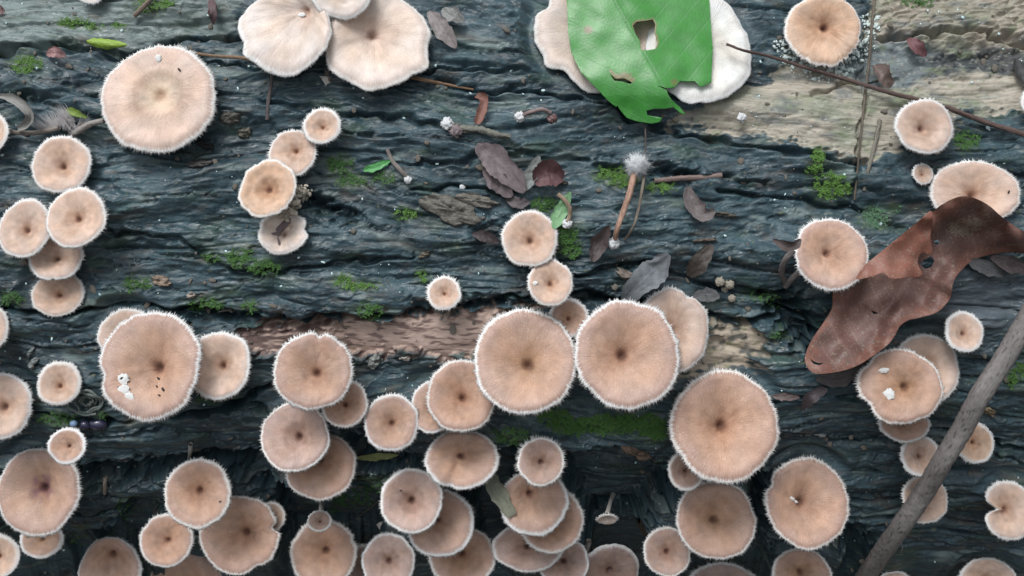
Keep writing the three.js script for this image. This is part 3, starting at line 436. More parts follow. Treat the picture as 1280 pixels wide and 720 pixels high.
// cx, cy, rx, ry in picture units; h millimetres above the bark; o: options
function mushroom(cx, cy, rx, ry, h, label, o = {}) {
  const id = mi++, kind = o.k || 't', rg = mulberry(1000 + id * 77), p0 = capP0[id], f = (D - p0[2]) / D * S;
  const { e3 } = capPose(id, cx, cy, rx, ry, o);
  const lift = (x, y) => -(x * e3.dot(X) + y * e3.dot(V)) / e3.dot(N);                                            // height over the cap's middle on its own plane
  const Rm = Math.sqrt(rx * ry), sc = Rm * f, seg = Rm > 45 ? 112 : Rm > 28 ? 84 : 56;
  const dish = o.dish ?? 0.34 + 0.12 * rg(), pit = o.pit ?? 0.1, ox = (o.dot?.[0] ?? 0) / rx, oy = -(o.dot?.[1] ?? 0) / ry, ph = rg() * 6.28, wav = o.wav ?? 0.035, irr = o.irr ?? 0.034, sd = rg() * 90;
  const bulge = o.bulge || 0;
  const near = (th, d) => { let x = (th - d * Math.PI / 180) % 6.28318; if (x > Math.PI) x -= 6.28318; if (x < -Math.PI) x += 6.28318; return x; };
  const outline = (th) => { let q = 1 + irr * (n2(Math.cos(th) * 0.9 + sd, Math.sin(th) * 0.9) + 0.45 * n2b(Math.cos(th) * 2.6 + sd, Math.sin(th) * 2.6)) + 0.006 * n2(Math.cos(th) * 14 + sd, Math.sin(th) * 14); if (o.fray) q += o.fray * Math.max(0, Math.cos(near(th, o.frayAt))) * (n2(Math.cos(th) * 9 + sd, Math.sin(th) * 9) - 0.2); for (const [d, dep, w] of o.notch || []) q -= 1.5 * dep * Math.exp(-((near(th, d) / (w * Math.PI / 180)) ** 2)); return q; };
  const zTop = (t, th) => {
    let z = -dish * Math.pow(1 - t, 1.7) - pit * Math.exp(-((t / 0.09) ** 2)) + 0.012 * Math.exp(-((t / 0.02) ** 2)) * (o.knob ?? 1) - 0.09 * ss(0.84, 1.03, t) ;
    if (o.ring) z += 0.05 * o.ring * Math.exp(-(((t - 0.44) / 0.1) ** 2));
    z += bulge * Math.exp(-(((t - 0.6) / 0.25) ** 2));
    z += wav * t * t * (Math.sin(2 * th + ph) + 0.6 * Math.sin(3 * th + 2 * ph) + 0.4 * n2(Math.cos(th) * 2 + sd, Math.sin(th) * 2 + 5));
    for (const [d, dep, w] of o.fold || []) z -= dep * Math.exp(-((near(th, d) / (w * Math.PI / 180)) ** 2)) * ss(0, 0.5, t);
    return z + 0.008 * n2b(Math.cos(th) * t * 5 + sd, Math.sin(th) * t * 5);
  };
  const thick = (t) => 0.035 + 0.055 * (1 - t);
  const P = (t, th, z) => { const q = outline(th); const x = (ox * (1 - t) + t * q * Math.cos(th)) * rx * f, y = (oy * (1 - t) + t * q * Math.sin(th)) * ry * f; return new THREE.Vector3(p0[0] + x, p0[1] + y, p0[2] + lift(x, y)).addScaledVector(new THREE.Vector3(e3.dot(X), e3.dot(V), e3.dot(N)), z * sc); };
  const toW = (v) => W3(v.x, v.y, v.z);
  // growing point on the bark
  const bx = o.base?.[0] ?? cx + (rg() - 0.5) * rx * 0.5, by = o.base?.[1] ?? cy - ry * (0.15 + 0.25 * ss(350, 650, cy)), foot = hit(clamp(bx, -90, 1370), clamp(by, -120, 840));
  foot[0] += (bx - clamp(bx, -90, 1370)) * S;
  const m = thing('mushroom', label, 'mushroom', world(foot), 'hairy-rimmed mushrooms growing on the fallen log');
  { // cap: upper skin, rounded rim, a little way under
    const ps = [], us = [], cs = [], ix = [], rings = [...RINGS, 2, 3], uo = rg();
    rings.forEach((t) => { for (let i = 0; i <= seg; i++) { const th = i / seg * 6.283185; const tt = t === 2 ? 0.995 : t === 3 ? 0.95 : t; const z = zTop(tt, th) - (t === 2 ? 0.035 : t === 3 ? 0.04 : 0); toW(P(t === 1 ? 1.005 : tt, th, z - (t === 1 ? 0.012 : 0))).toArray(ps, ps.length); us.push(i / seg + uo, t > 1 ? 0.995 : 0.004 + 0.99 * t); const xx = Math.cos(th) * t * 1.3 + sd * 3, yy = Math.sin(th) * t * 1.3, k = t > 1 ? 1 : 1 + (0.13 * n2(xx, yy) + 0.08 * n2b(xx * 2.4, yy * 2.4) + 0.06 * n2(t * 7 + sd, 3 + 0.4 * Math.cos(th))) * ss(0.95, 0.8, t), kb = 1 + 0.05 * n2b(xx + 9, yy) * ss(0.95, 0.8, t); const st = o.stain ? ss(0.34, 0.1, t + 0.14 * n2(xx * 3, yy * 3)) : 0; cs.push(k * mix(1, o.stain?.[0] ?? 1, st), k * kb * mix(1, o.stain?.[1] ?? 1, st), k * kb * kb * mix(1, o.stain?.[2] ?? 1, st)); } });
    const w = seg + 1; for (let j = 0; j < rings.length - 1; j++) for (let i = 0; i < seg; i++) { const a = j * w + i; ix.push(a, a + w, a + 1, a + 1, a + w, a + w + 1); }
    const g = new THREE.BufferGeometry(); g.setAttribute('position', new THREE.Float32BufferAttribute(ps, 3)); g.setAttribute('uv', new THREE.Float32BufferAttribute(us, 2)); g.setAttribute('color', new THREE.Float32BufferAttribute(cs, 3)); g.setIndex(ix); g.computeVertexNormals();
    const nr = g.attributes.normal; for (let j = 0; j < rings.length; j++) { const a = j * w, b = a + seg, v = new THREE.Vector3(nr.getX(a) + nr.getX(b), nr.getY(a) + nr.getY(b), nr.getZ(a) + nr.getZ(b)).normalize(); nr.setXYZ(a, v.x, v.y, v.z); nr.setXYZ(b, v.x, v.y, v.z); }
    const [mp, bp] = capMap(kind, Rm > 42 ? 0 : Rm > 27 ? 1 : 2), tone = (o.tone ?? 1) * (0.95 + 0.1 * rg()), warm = (rg() - 0.5) * 0.05;
    mesh('cap', rel(g, m), std(lin(tone * (1 + warm), tone, tone * (1 - warm)), 0.6, { map: mp, bumpMap: bp, vertexColors: true, bumpScale: 0.00022, sheen: 0.15, sheenRoughness: 0.6, sheenColor: lin(1, 0.95, 0.9) }), m);
  }
  { // gills: ridged underside running down to the stem
    const ps = [], ix = [], n = 120, ts = [0.955, 0.85, 0.7, 0.52, 0.34, 0.2, 0.1];
    ts.forEach((t) => { for (let i = 0; i < n; i++) { const th = i / n * 6.283185; toW(P(t, th, zTop(t, th) - 0.038 - thick(t) * (i % 2 ? 1 : 0.35) * ss(1, 0.85, t) - 0.16 * ss(0.4, 0.1, t))).toArray(ps, ps.length); } });
    for (let j = 0; j < ts.length - 1; j++) for (let i = 0; i < n; i++) { const a = j * n + i, b = j * n + (i + 1) % n; ix.push(a, a + n, b, b, a + n, b + n); }
    const g = new THREE.BufferGeometry(); g.setAttribute('position', new THREE.Float32BufferAttribute(ps, 3)); g.setIndex(ix); g.computeVertexNormals(); mesh('gills', rel(g, m), gillMat, m);
  }
  if (o.hair !== 0) { // fringe
    const ps = [], ix = [], per = 2 * Math.PI * Rm, n = Math.round(per * (o.dens ?? 1.75)), L = (o.hair ?? mix(3.2, 5.0, ss(18, 70, Rm))) * S;
    for (let i = 0; i < n; i++) {
      const th = rg() * 6.283185, t = 1.005 - 0.05 * rg() * rg(), a = P(t, th, zTop(Math.min(1, t), th) - 0.004 - 0.02 * rg());
      const b = P(1.3, th, zTop(1, th) - 0.05), dir = b.sub(P(1, th, zTop(1, th))).normalize(); const tan = P(1, th + 0.01, 0).sub(P(1, th, 0)).normalize();
      const clump = n2b(th * 14 + sd, id) * 0.35; dir.addScaledVector(tan, clump + (rg() - 0.5) * 0.5); dir.z += (rg() - 0.62) * 0.6; dir.normalize();
      const len = L * (0.55 + 0.75 * rg()) * (0.85 + 0.3 * n2(th * 9 + sd, 3)) * (0.97 + 0.28 * n2(Math.cos(th) * 1.8 + sd * 2, Math.sin(th) * 1.8)), r = 0.00013 + 0.00008 * rg(), up = new THREE.Vector3(0, 0, 1), tip = a.clone().addScaledVector(dir, len), k = ps.length / 3;
      tip.z -= len * 0.15 * rg();
      for (const q of [a.clone().addScaledVector(tan, r), a.clone().addScaledVector(tan, -r), a.clone().addScaledVector(up, r * 1.3), tip]) toW(q).toArray(ps, ps.length);
      ix.push(k, k + 2, k + 3, k + 2, k + 1, k + 3, k + 1, k, k + 3);
    }
    const g = new THREE.BufferGeometry(); g.setAttribute('position', new THREE.Float32BufferAttribute(ps, 3)); g.setIndex(ix); g.computeVertexNormals(); const q = mesh('hair_fringe', rel(g, m), hairMat, m); q.userData.kind = 'stuff';
  }
  { // stem
    const top = P(0, 0, -dish - pit - 0.17), a = new THREE.Vector3(foot[0], foot[1], foot[2] - 0.002), mid = a.clone().lerp(top, 0.55).addScaledVector(new THREE.Vector3(e3.dot(X), e3.dot(V), e3.dot(N)), -0.1 * sc); mid.y += (top.y - a.y) * -0.15;
    const curve = new THREE.CatmullRomCurve3([a, mid, top].map(toW)); const r = o.stem ?? clamp(0.085 * sc, 0.0008, 0.0022);
    const g = new THREE.TubeGeometry(curve, 14, r, 10); const q = g.attributes.position, c = new THREE.Vector3();
    for (let i = 0; i <= 14; i++) { curve.getPointAt(i / 14, c); const k = (1 + 0.5 * ss(0.2, 0, i / 14) + 0.35 * ss(0.75, 1, i / 14)) ; for (let j = 0; j <= 10; j++) { const x = i * 11 + j, w = k * (1 + 0.08 * n2(j * 0.9, i * 0.8 + sd)); q.setXYZ(x, c.x + (q.getX(x) - c.x) * w, c.y + (q.getY(x) - c.y) * w, c.z + (q.getZ(x) - c.z) * w); } }
    g.computeVertexNormals(); mesh('stem', rel(g, m), o.paleStem ? whiteStem : stemMat, m);
  }
  return { P, toW, zTop, m };
}
for (const [key, ...a] of CAPS) capOf[key] = mushroom(...a);

// a fleck lies on a cap: a bumpy little body placed on the cap's skin
function blob(list, mat, name, label, category) { // list: [frame position, size mm x, y, z, angle]
  const gs = list.map(([p, sx, sy, sz, an]) => { const g = mergeVertices(new THREE.IcosahedronGeometry(1, 3).deleteAttribute('normal').deleteAttribute('uv')); const q = g.attributes.position; const sd = rr(0, 99); for (let i = 0; i < q.count; i++) { const v = new THREE.Vector3().fromBufferAttribute(q, i), k = 1 + 0.35 * n3(v.x * 1.5 + sd, v.y * 1.5, v.z * 1.5) + 0.12 * n3(v.x * 4 + sd, v.y * 4, v.z * 4); const x = v.x * k * sx * 0.001, y = v.y * k * sy * 0.001, z = v.z * k * sz * 0.001; const c = Math.cos(an), s = Math.sin(an); const w = W3(p[0] + x * c - y * s, p[1] + x * s + y * c, p[2] + z); q.setXYZ(i, w.x, w.y, w.z); } g.computeVertexNormals(); return g; });
  const m = mesh(name, gs.length > 1 ? mergeGeometries(gs) : gs[0], mat); m.userData = { label, category }; return m;
}
function onCap(key, px, py, lift = 0.2) { // frame point on a cap's skin at that place
  const c = capOf[key]; let best = null, bd = 1e9;
  for (let t = 0; t <= 1; t += 0.025) for (let i = 0; i < 72; i++) { const th = i / 72 * 6.283185, p = c.P(t, th, c.zTop(t, th)); const f = D / (D - p.z), dx = p.x * f / S + 640 - px, dy = 360 - p.y * f / S - py, d = dx * dx + dy * dy; if (d < bd) { bd = d; best = p; } }
  return at(px, py, best.z + lift * 0.001);
}
const white = std(lin(0.74, 0.74, 0.72), 0.75), black = std(lin(0.015, 0.014, 0.014), 0.6);
blob([[onCap('ringed', 198, 73), 1.2, 1.5, 0.4, 0.2]], white, 'white_fleck', 'small white fleck near the upper rim of the ringed cap', 'fleck');
blob([[onCap('spotted', 153, 475), 2.4, 2.3, 0.35, 0.3], [onCap('spotted', 154, 488), 2.3, 2.0, 0.35, 0.3], [onCap('spotted', 162, 496), 1.9, 1.4, 0.35, -0.7]], white, 'white_blotch', 'white blotch with black specks on the large tan cap at left', 'blotch');
const ant = (key, px, py, l, an, lb) => blob([[onCap(key, px, py, 0.35), l, l * 0.42, 0.35, an]], black, 'black_fleck', lb, 'fleck');
ant('spotted', 152, 473, 0.9, 0.6, 'larger black speck on the upper part of the white blotch'); ant('spotted', 152, 485, 0.5, 0.9, 'smaller black speck on the lower part of the white blotch');
ant('spotted', 198, 473, 0.8, -0.7, 'black fleck closest to the pit of the white-blotched cap'); ant('spotted', 196, 483, 0.6, -0.8, 'black fleck in the middle of the row below the pit'); ant('spotted', 204, 487, 1.0, -1.0, 'longest black fleck, right of the row on the white-blotched cap'); ant('spotted', 199, 494, 0.6, -0.5, 'lowest black fleck of the row on the white-blotched cap');
ant('ringed', 224, 87, 0.8, -0.9, 'tiny black fleck upper right of the ring on the ringed cap');
blob([[onCap('winged', 990, 623), 1.4, 0.7, 0.5, -0.6], [onCap('winged', 994, 627), 1.1, 0.6, 0.5, -0.3]], white, 'white_fleck', 'white wing-like fleck beside the pit of a large right-hand cap', 'fleck');
blob([[onCap('glossy', 1111, 493), 2.2, 2.2, 0.6, 0]], white, 'white_fleck', 'round white spot on the lopsided shiny cap, lower of two', 'fleck');
blob([[onCap('glossy', 1105, 463), 2.0, 1.0, 0.5, 0.1]], white, 'white_fleck', 'white spot shaped like a crescent, upper of two on the shiny cap', 'fleck');
blob([[onCap('flecked', 669, 354), 1.0, 0.8, 0.4, 0.3]], white, 'white_fleck', 'white fleck at the left rim of the small cap above the largest pair', 'fleck');
blob([[onCap('topPinkLeft', 377, 19), 1.6, 0.9, 0.4, 0.1]], white, 'white_fleck', 'white fleck near the pit of the left cream-pink cap', 'fleck');

{ // dark patch standing in for shade in the split of the folded cap
  const b = blob([[onCap('rowD', 352, 284, 0.2), 4.2, 1.3, 0.5, 0.75], [onCap('rowD', 344, 293, 0.2), 1.9, 1.2, 0.5, 0.1], [onCap('rowD', 349, 304, 0.2), 0.4, 2.4, 0.4, 0.25]], std(lin(0.15, 0.115, 0.12), 0.8), 'split_shade', '', ''); b.userData = { label: 'dark grey patch standing in for the shaded split of the folded cap' }; b.name = 'split_shade'; capOf.rowD.m.updateMatrixWorld(); capOf.rowD.m.attach(b);
}
// ---------------------------------------------------------------- leaves
function resample(pts, step) { const out = []; for (let i = 0; i < pts.length; i++) { const a = pts[i], b = pts[(i + 1) % pts.length], l = Math.hypot(b[0] - a[0], b[1] - a[1]), n = Math.max(1, Math.round(l / step)); for (let k = 0; k < n; k++) out.push([mix(a[0], b[0], k / n), mix(a[1], b[1], k / n)]); } return out; }
function smoothLoop(pts, n = 6) { const c = new THREE.CatmullRomCurve3(pts.map(p => new THREE.Vector3(p[0], p[1], 0)), true, 'centripetal'); return c.getSpacedPoints(pts.length * n).slice(0, -1).map(p => [p.x, p.y]); }
// a thin sheet with outline and holes in picture units; zf(px, py): height over the frame plane in metres
function sheet(outline, holes, zf, thick, edge = 6) {
  const sh = new THREE.Shape(outline.map(p => new THREE.Vector2(p[0], p[1]))); for (const h of holes) sh.holes.push(new THREE.Path(h.map(p => new THREE.Vector2(p[0], p[1]))));
  let g = new THREE.ShapeGeometry(sh); g.deleteAttribute('normal'); g.deleteAttribute('uv'); g = mergeVertices(new TessellateModifier(edge, 12).modify(g.toNonIndexed()), 1e-3);
  const q = g.attributes.position, n = q.count, ps = [], us = [], ix = [];
  for (let s = 0; s < 2; s++) for (let i = 0; i < n; i++) { const x = q.getX(i), y = q.getY(i), p = at(x, y, zf(x, y) - s * thick); world(p).toArray(ps, ps.length); us.push(p[0], p[1]); }
  const id = g.index.array; const count = new Map();
  for (let i = 0; i < id.length; i += 3) { let [a, b, c] = [id[i], id[i + 1], id[i + 2]]; const cr = (q.getX(b) - q.getX(a)) * (q.getY(c) - q.getY(a)) - (q.getY(b) - q.getY(a)) * (q.getX(c) - q.getX(a)); if (cr > 0) [b, c] = [c, b]; ix.push(a, b, c, n + a, n + c, n + b); for (const [s, t] of [[a, b], [b, c], [c, a]]) count.set(s * n + t, 1); }
  for (const k of count.keys()) { const s = Math.floor(k / n), t = k % n; if (!count.has(t * n + s)) ix.push(s, n + s, t, t, n + s, n + t); }
  const o = new THREE.BufferGeometry(); o.setAttribute('position', new THREE.Float32BufferAttribute(ps, 3)); o.setAttribute('uv', new THREE.Float32BufferAttribute(us, 2)); o.setIndex(ix); o.computeVertexNormals(); return o;
}
const field = (pts, sig) => (x, y) => { let s = 0, w = 1e-12; for (const [px, py, z] of pts) { const e = Math.exp(-((x - px) ** 2 + (y - py) ** 2) / (2 * sig * sig)); s += e * z; w += e; } return s / w * 0.001; };

{ // fresh green leaf on the two pale caps
  const out = resample([[704, -40], [709, 8], [710, 40], [714, 66], [726, 90], [742, 107], [758, 124], [770, 134], [772, 132], [774, 136], [783, 147], [797, 152], [815, 154.5], [824, 153], [828, 147], [820, 146], [809, 144], [808, 138], [818, 136], [830, 136], [842, 134], [851, 142], [857, 143], [850, 134], [841, 126], [835, 118], [834, 113], [828, 110], [821, 107], [832, 110], [842, 110], [848, 104], [850, 101], [860, 102], [868, 101], [876, 109], [884, 105], [889, 103], [891, 60], [888, 20], [884, -40]], 3);
  const hole = resample([[791, 32], [796, 27], [808, 26], [816, 24], [819, 30], [818, 40], [821, 54], [819, 61], [808, 63], [801, 62], [800, 50], [795, 44]], 3);
  const cut = resample([[762, 92], [770, 99], [780, 98], [790, 103], [788, 105], [778, 102], [768, 101]], 2.5);
  const base = hit(800, 100)[2];
  const top = (key, px, py) => onCap(key, px, py, 1)[2];
  const form = (x, y) => { // arched along the midrib; the tip hangs down toward the bark
    const mid = 757 + (y + 20) * 0.52, d = x - mid, tip = ss(95, 156, y);
    return 0.00007 * clamp(y, -40, 120) - (d < 0 ? 0.000035 * -d : 0.00005 * d) - tip * 0.004 + 0.0004 * n2(x / 50, y / 44) + 0.00008 * Math.sin((d * 0.9 - y) / 7) * ss(4, 20, Math.abs(d));
  };
  let z0 = -1; for (const [k, x, y] of [['underLeafLeft', 720, 20], ['underLeafLeft', 735, 70], ['underLeafLeft', 760, 100], ['underLeafLeft', 780, 60], ['underLeafLeft', 800, 20], ['underLeafRight', 830, 20], ['underLeafRight', 830, 60], ['underLeafRight', 845, 100], ['underLeafRight', 885, 95], ['underLeafRight', 888, 40], ['underLeafRight', 885, 5], ['underLeafRight', 860, 50]]) z0 = Math.max(z0, top(k, x, y) + 0.0005 - form(x, y));
  const zf = (x, y) => z0 + form(x, y);
  const vein = (x, y) => { const mid = 757 + (y + 20) * 0.52, d = Math.abs(x - mid); const s = ((y + (x - mid > 0 ? 1 : -1) * -0.0 + d * 0.75) % 26 + 26) % 26; return Math.max(ss(2.2, 0.6, d), 0.6 * ss(1.3, 0.3, Math.min(s, 26 - s))); };
  const kz = (D - z0) / D, gx = (u) => 640 + u / (S * kz), gy = (v) => 360 - v / (S * kz);
  const U0 = 690, U1 = 900, Y0 = -50, Y1 = 170;
  const map = bytesTexture(768, 768, (u, v) => { const x = mix(U0, U1, u), y = mix(Y1, Y0, v); const k = vein(x, y), f = fbm(x / 24, y / 24, 3), f2 = n2b(x / 3, y / 3); let c = [0.05, 0.33, 0.036].map((q, i) => q * (1 + 0.16 * f + 0.07 * f2)); c = c.map((q, i) => mix(q, [0.13, 0.34, 0.12][i], 0.55 * k)); const eg = Math.min(segDist(x, y, hole, true), segDist(x, y, cut, true)) + 1.2 * n2(x / 4, y / 4); c = c.map((q, i) => mix(q, [0.3, 0.26, 0.11][i], ss(2.6, 0.8, eg))); const br = ss(7, 3, Math.hypot(x - 735, y - 38) + 2 * n2(x / 3, y / 3)) ; const br2 = ss(6, 2, Math.min(Math.hypot(x - 840, y - 106), Math.hypot((x - 778) * 0.4, y - 98)) + 2 * n2(x / 4, y / 4)); return c.map((q, i) => mix(q, [0.22, 0.16, 0.05][i], Math.max(br, 0.7 * br2))); });
  const rough = bytesTexture(256, 256, (u, v) => { const r = 0.44 + 0.1 * fbm(u * 5, v * 5, 3); return [r, r, r]; }, false);
  const bmp = bytesTexture(768, 768, (u, v) => { const x = mix(U0, U1, u), y = mix(Y1, Y0, v); const k = 0.5 - 0.3 * vein(x, y) + 0.1 * n2(x / 5, y / 5); return [k, k, k]; }, false);
  const g = sheet(out, [hole, cut], zf, 0.0003); const uv = g.attributes.uv; for (let i = 0; i < uv.count; i++) uv.setXY(i, (gx(uv.getX(i)) - U0) / (U1 - U0), (Y1 - gy(uv.getY(i))) / (Y1 - Y0));
  const m = mesh('green_leaf', g, std(lin(1, 1, 1), 1, { map, roughnessMap: rough, bumpMap: bmp, bumpScale: 0.00018, clearcoat: 0.6, clearcoatRoughness: 0.42, ior: 1.6, transmission: 0.3, thickness: 0 }));
  m.userData = { label: 'fresh glossy green leaf with a chewed hole, lying across pale caps at the top', category: 'leaf' };
}
{ // large curled brown leaf
  const base = hit(1130, 360)[2];
  const out = smoothLoop([[1006, 452], [1012, 430], [1030, 402], [1040, 385], [1042, 362], [1056, 350], [1075, 338], [1100, 322], [1130, 300], [1160, 270], [1180, 254], [1205, 245], [1232, 254], [1256, 274], [1285, 292], [1310, 302], [1312, 330], [1285, 318], [1262, 316], [1240, 318], [1215, 326], [1200, 340], [1192, 352], [1188, 372], [1172, 390], [1150, 397], [1134, 401], [1124, 409], [1119, 419], [1110, 431], [1098, 440], [1070, 458], [1040, 466], [1016, 466]], 5);
  const leafEdge = (x, y) => segDist(x, y, out, true);
  const tex = (dark) => { const U0 = 990, U1 = 1320, Y0 = 230, Y1 = 480; return bytesTexture(768, 576, (u, v) => { const x = mix(U0, U1, u), y = mix(Y1, Y0, v); const f = fbm(x / 60, y / 45, 4), f2 = n2(x / 4, y / 4), sp = ss(0.5, 0.8, fbm(x / 16 + 8, y / 16, 2)); const d = (x - 1000) * 0.62 + (y - 460); const vn = ((x * 0.86 - y * 0.35) % 21 + 21) % 21; const k = (1 + 0.1 * f + 0.06 * f2) * dark; let c = dark > 1 ? [0.23 * k, 0.092 * k, 0.064 * k] : [0.168 * k, 0.089 * k, 0.076 * k]; c = c.map((q, i) => mix(q, (dark > 1 ? [0.2, 0.12, 0.095] : [0.115, 0.083, 0.074])[i] * k, 0.45 * ss(-0.1, 0.6, fbm(x / 90 + 31, y / 70, 2)))); const ed = dark > 1 ? 0 : ss(16, 3, leafEdge(x, y) + 7 * n2(x / 14, y / 14)); c = c.map((q, i) => mix(q, [0.23, 0.1, 0.072][i] * k, 0.75 * ed)); c = c.map((q, i) => mix(q, [0.07, 0.04, 0.035][i], 0.22 * sp)); c = c.map((q, i) => mix(q, [0.26, 0.16, 0.12][i], 0.3 * ss(1.4, 0.4, Math.min(vn, 21 - vn)))); const pat = ss(0.25, 0.6, n2(x / 5, y / 4) * 0.6 + 0.75 * ss(17, 4, Math.hypot((x - 1204) * 0.6, y - 284))); return c.map((q, i) => mix(q, [0.3, 0.27, 0.2][i], 0.7 * pat)); }); };  // blade painted darker and greyer inside to deepen its shade, redder near margins
  const fit = (g) => { const uv = g.attributes.uv; for (let i = 0; i < uv.count; i++) { const kz = (D - base - 0.009) / D, x = 640 + uv.getX(i) / (S * kz), y = 360 - uv.getY(i) / (S * kz); uv.setXY(i, (x - 990) / 330, (480 - y) / 250); } return g; };
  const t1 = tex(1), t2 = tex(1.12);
  const bm = bytesTexture(768, 576, (u, v) => { const x = mix(990, 1320, u), y = mix(480, 230, v); const vn = ((x * 0.86 - y * 0.35) % 21 + 21) % 21; const k = 0.5 + 0.2 * fbm(x / 14, y / 12, 3) + 0.2 * ss(2.2, 0.4, Math.min(vn, 21 - vn)) + 0.06 * n2(x / 3, y / 3); return [k, k, k]; }, false);
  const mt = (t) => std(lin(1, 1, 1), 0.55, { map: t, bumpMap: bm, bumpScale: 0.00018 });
  const leaf = thing('brown_leaf', 'big dry reddish brown leaf, curled and folded, lying at the right', 'leaf', world([0.16, 0.0, base]));
  const b0 = base * 1000;
  // main blade: lower lobe rising to the arched upper right end
  const f1 = field([[1006, 452, 10], [1012, 428, 5], [1040, 385, 3], [1045, 360, 6], [1060, 345, 7], [1030, 430, 4], [1020, 464, 11], [1060, 455, 9], [1070, 400, 1.5], [1100, 370, 2.5], [1085, 420, 3.5], [1115, 428, 8], [1140, 398, 8.5], [1150, 370, 4], [1120, 345, 2.5], [1090, 352, 2], [1175, 380, 9], [1195, 350, 11], [1165, 330, 5.5], [1150, 300, 8], [1165, 275, 12], [1185, 256, 17], [1205, 248, 22], [1215, 270, 12], [1190, 290, 6], [1180, 310, 6], [1215, 300, 4.5], [1215, 324, 3], [1245, 290, 6.5], [1250, 318, 2], [1240, 262, 19], [1270, 285, 14], [1300, 300, 8], [1300, 325, 2]].map(([x, y, z]) => [x, y, z * 1.55 + b0 - 1]), 10);
  const hole1 = resample([[1150, 330], [1156, 324], [1164, 320], [1168, 326], [1164, 334], [1156, 336]], 3), hole2 = resample([[1168, 301], [1172, 299.5], [1175.5, 303], [1172, 306], [1168, 304.5]], 2), slit = resample([[1012, 448], [1018, 452], [1024, 454], [1030, 453.5], [1024, 456.5], [1017, 455]], 2.5), slit2 = resample([[1088, 388], [1094, 390], [1098, 392], [1092, 392.5]], 2.5);
  const wob = (x, y) => 0.0005 * n2(x / 32, y / 26) + 0.00007 * n2b(x / 9, y / 9);
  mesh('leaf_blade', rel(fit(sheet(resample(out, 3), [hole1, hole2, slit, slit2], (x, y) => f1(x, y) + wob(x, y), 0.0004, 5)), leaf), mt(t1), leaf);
  // the upper margin turned over, its reddish face up
  const flap = smoothLoop([[1070, 349], [1078, 335], [1092, 322], [1112, 306], [1135, 287], [1158, 268], [1164, 263], [1166, 275], [1163, 296], [1165, 318], [1152, 316], [1147, 328], [1153, 344], [1132, 347], [1112, 348], [1104, 341], [1092, 345]], 5);
  const f2 = field([[1070, 349, 13], [1090, 328, 12.5], [1112, 306, 12.5], [1135, 287, 13.5], [1162, 263, 15.5], [1165, 295, 11], [1163, 318, 9], [1150, 345, 9.5], [1128, 347, 15], [1104, 343, 16], [1125, 318, 10.5], [1145, 300, 11], [1100, 336, 14]].map(([x, y, z]) => [x, y, z * 1.55 + b0 + 1.2]), 9);
  mesh('folded_margin', rel(fit(sheet(resample(flap, 3), [], (x, y) => f2(x, y) + wob(x + 90, y), 0.0004, 5)), leaf), mt(t2), leaf).userData.label = 'turned-over upper margin of the leaf, redder';
}
// a small blade: spine in picture units with height over the bark in mm, widest half width w
function blade(name, label, pts, w, col, o = {}) {
  const P3 = pts.map(([x, y, z]) => { const q = o.on ? [...onCap(o.on, Math.max(x, 630), y, z)] : above(x, y, z + 1.6); if (o.on) { const w = at(x, y, q[2]); q[0] = w[0]; q[1] = w[1]; } return new THREE.Vector3(...q); }), c = new THREE.CatmullRomCurve3(P3), n = 26, m = 8, ps = [], us = [], ix = [];
  const sd = rr(0, 60), cup = o.cup ?? 0.25, prof = o.prof || ((t) => Math.pow(Math.sin(Math.PI * clamp(t * 0.94 + 0.03)), 0.7));
  const fl = new THREE.Vector3(0, 0, 1);
  for (let s = 0; s < 2; s++) for (let i = 0; i <= n; i++) { const t = i / n, p = c.getPoint(t), tg = c.getTangent(t), sid = new THREE.Vector3().crossVectors(fl, tg).normalize(), nn = new THREE.Vector3().crossVectors(tg, sid).normalize(); sid.applyAxisAngle(tg, o.roll ?? 0); nn.applyAxisAngle(tg, o.roll ?? 0);
    for (let j = 0; j <= m; j++) { const x = j / m * 2 - 1, ww = w * S * prof(t) * (1 + 0.16 * n2(t * 3.5 + sd, x) + 0.1 * n2b(t * 9 + sd, x * 2) * Math.abs(x)); const q = p.clone().addScaledVector(sid, x * ww).addScaledVector(nn, cup * ww * (x * x) + ww * (0.13 * n2(t * 3 + sd, x * 1.2) + 0.05 * n2b(t * 8 + sd, x * 2.5)) - 0.00012 * Math.exp(-x * x * 60) - s * 0.00025); W3(q.x, q.y, q.z).toArray(ps, ps.length); us.push(t, j / m); } }
  const per = (n + 1) * (m + 1), r = m + 1; for (let i = 0; i < n; i++) for (let j = 0; j < m; j++) { const a = i * r + j; ix.push(a, a + 1, a + r, a + 1, a + r + 1, a + r); ix.push(per + a, per + a + r, per + a + 1, per + a + 1, per + a + r, per + a + r + 1); }
  for (let i = 0; i < n; i++) for (const j of [0, m]) { const a = i * r + j, b = a + r; ix.push(a, b, per + a, b, per + b, per + a); }
  for (const i of [0, n]) for (let j = 0; j < m; j++) { const a = i * r + j, b = a + 1; ix.push(a, b, per + a, b, per + b, per + a); }
  const g = new THREE.BufferGeometry(); g.setAttribute('position', new THREE.Float32BufferAttribute(ps, 3)); g.setAttribute('uv', new THREE.Float32BufferAttribute(us, 2)); g.setIndex(ix); g.computeVertexNormals();
  if (o.geo) return g;
  const k = mesh(name, g, std(lin(...col), o.rough ?? 0.6, { side: THREE.DoubleSide, map: leafTex(), bumpMap: leafBump(), bumpScale: 0.0002 })); k.userData = { label, category: o.cat || 'leaf' }; return k;
}
let lt, lbm; function leafTex() { return lt ||= bytesTexture(256, 128, (u, v) => { const f = 0.92 + 0.25 * fbm(u * 7, v * 4, 3) + 0.08 * n2b(u * 40, v * 20), s = 1 - 0.35 * ss(0.5, 0.8, fbm(u * 12 + 4, v * 6, 2)); return [f * s, f * s, f * s]; }); }
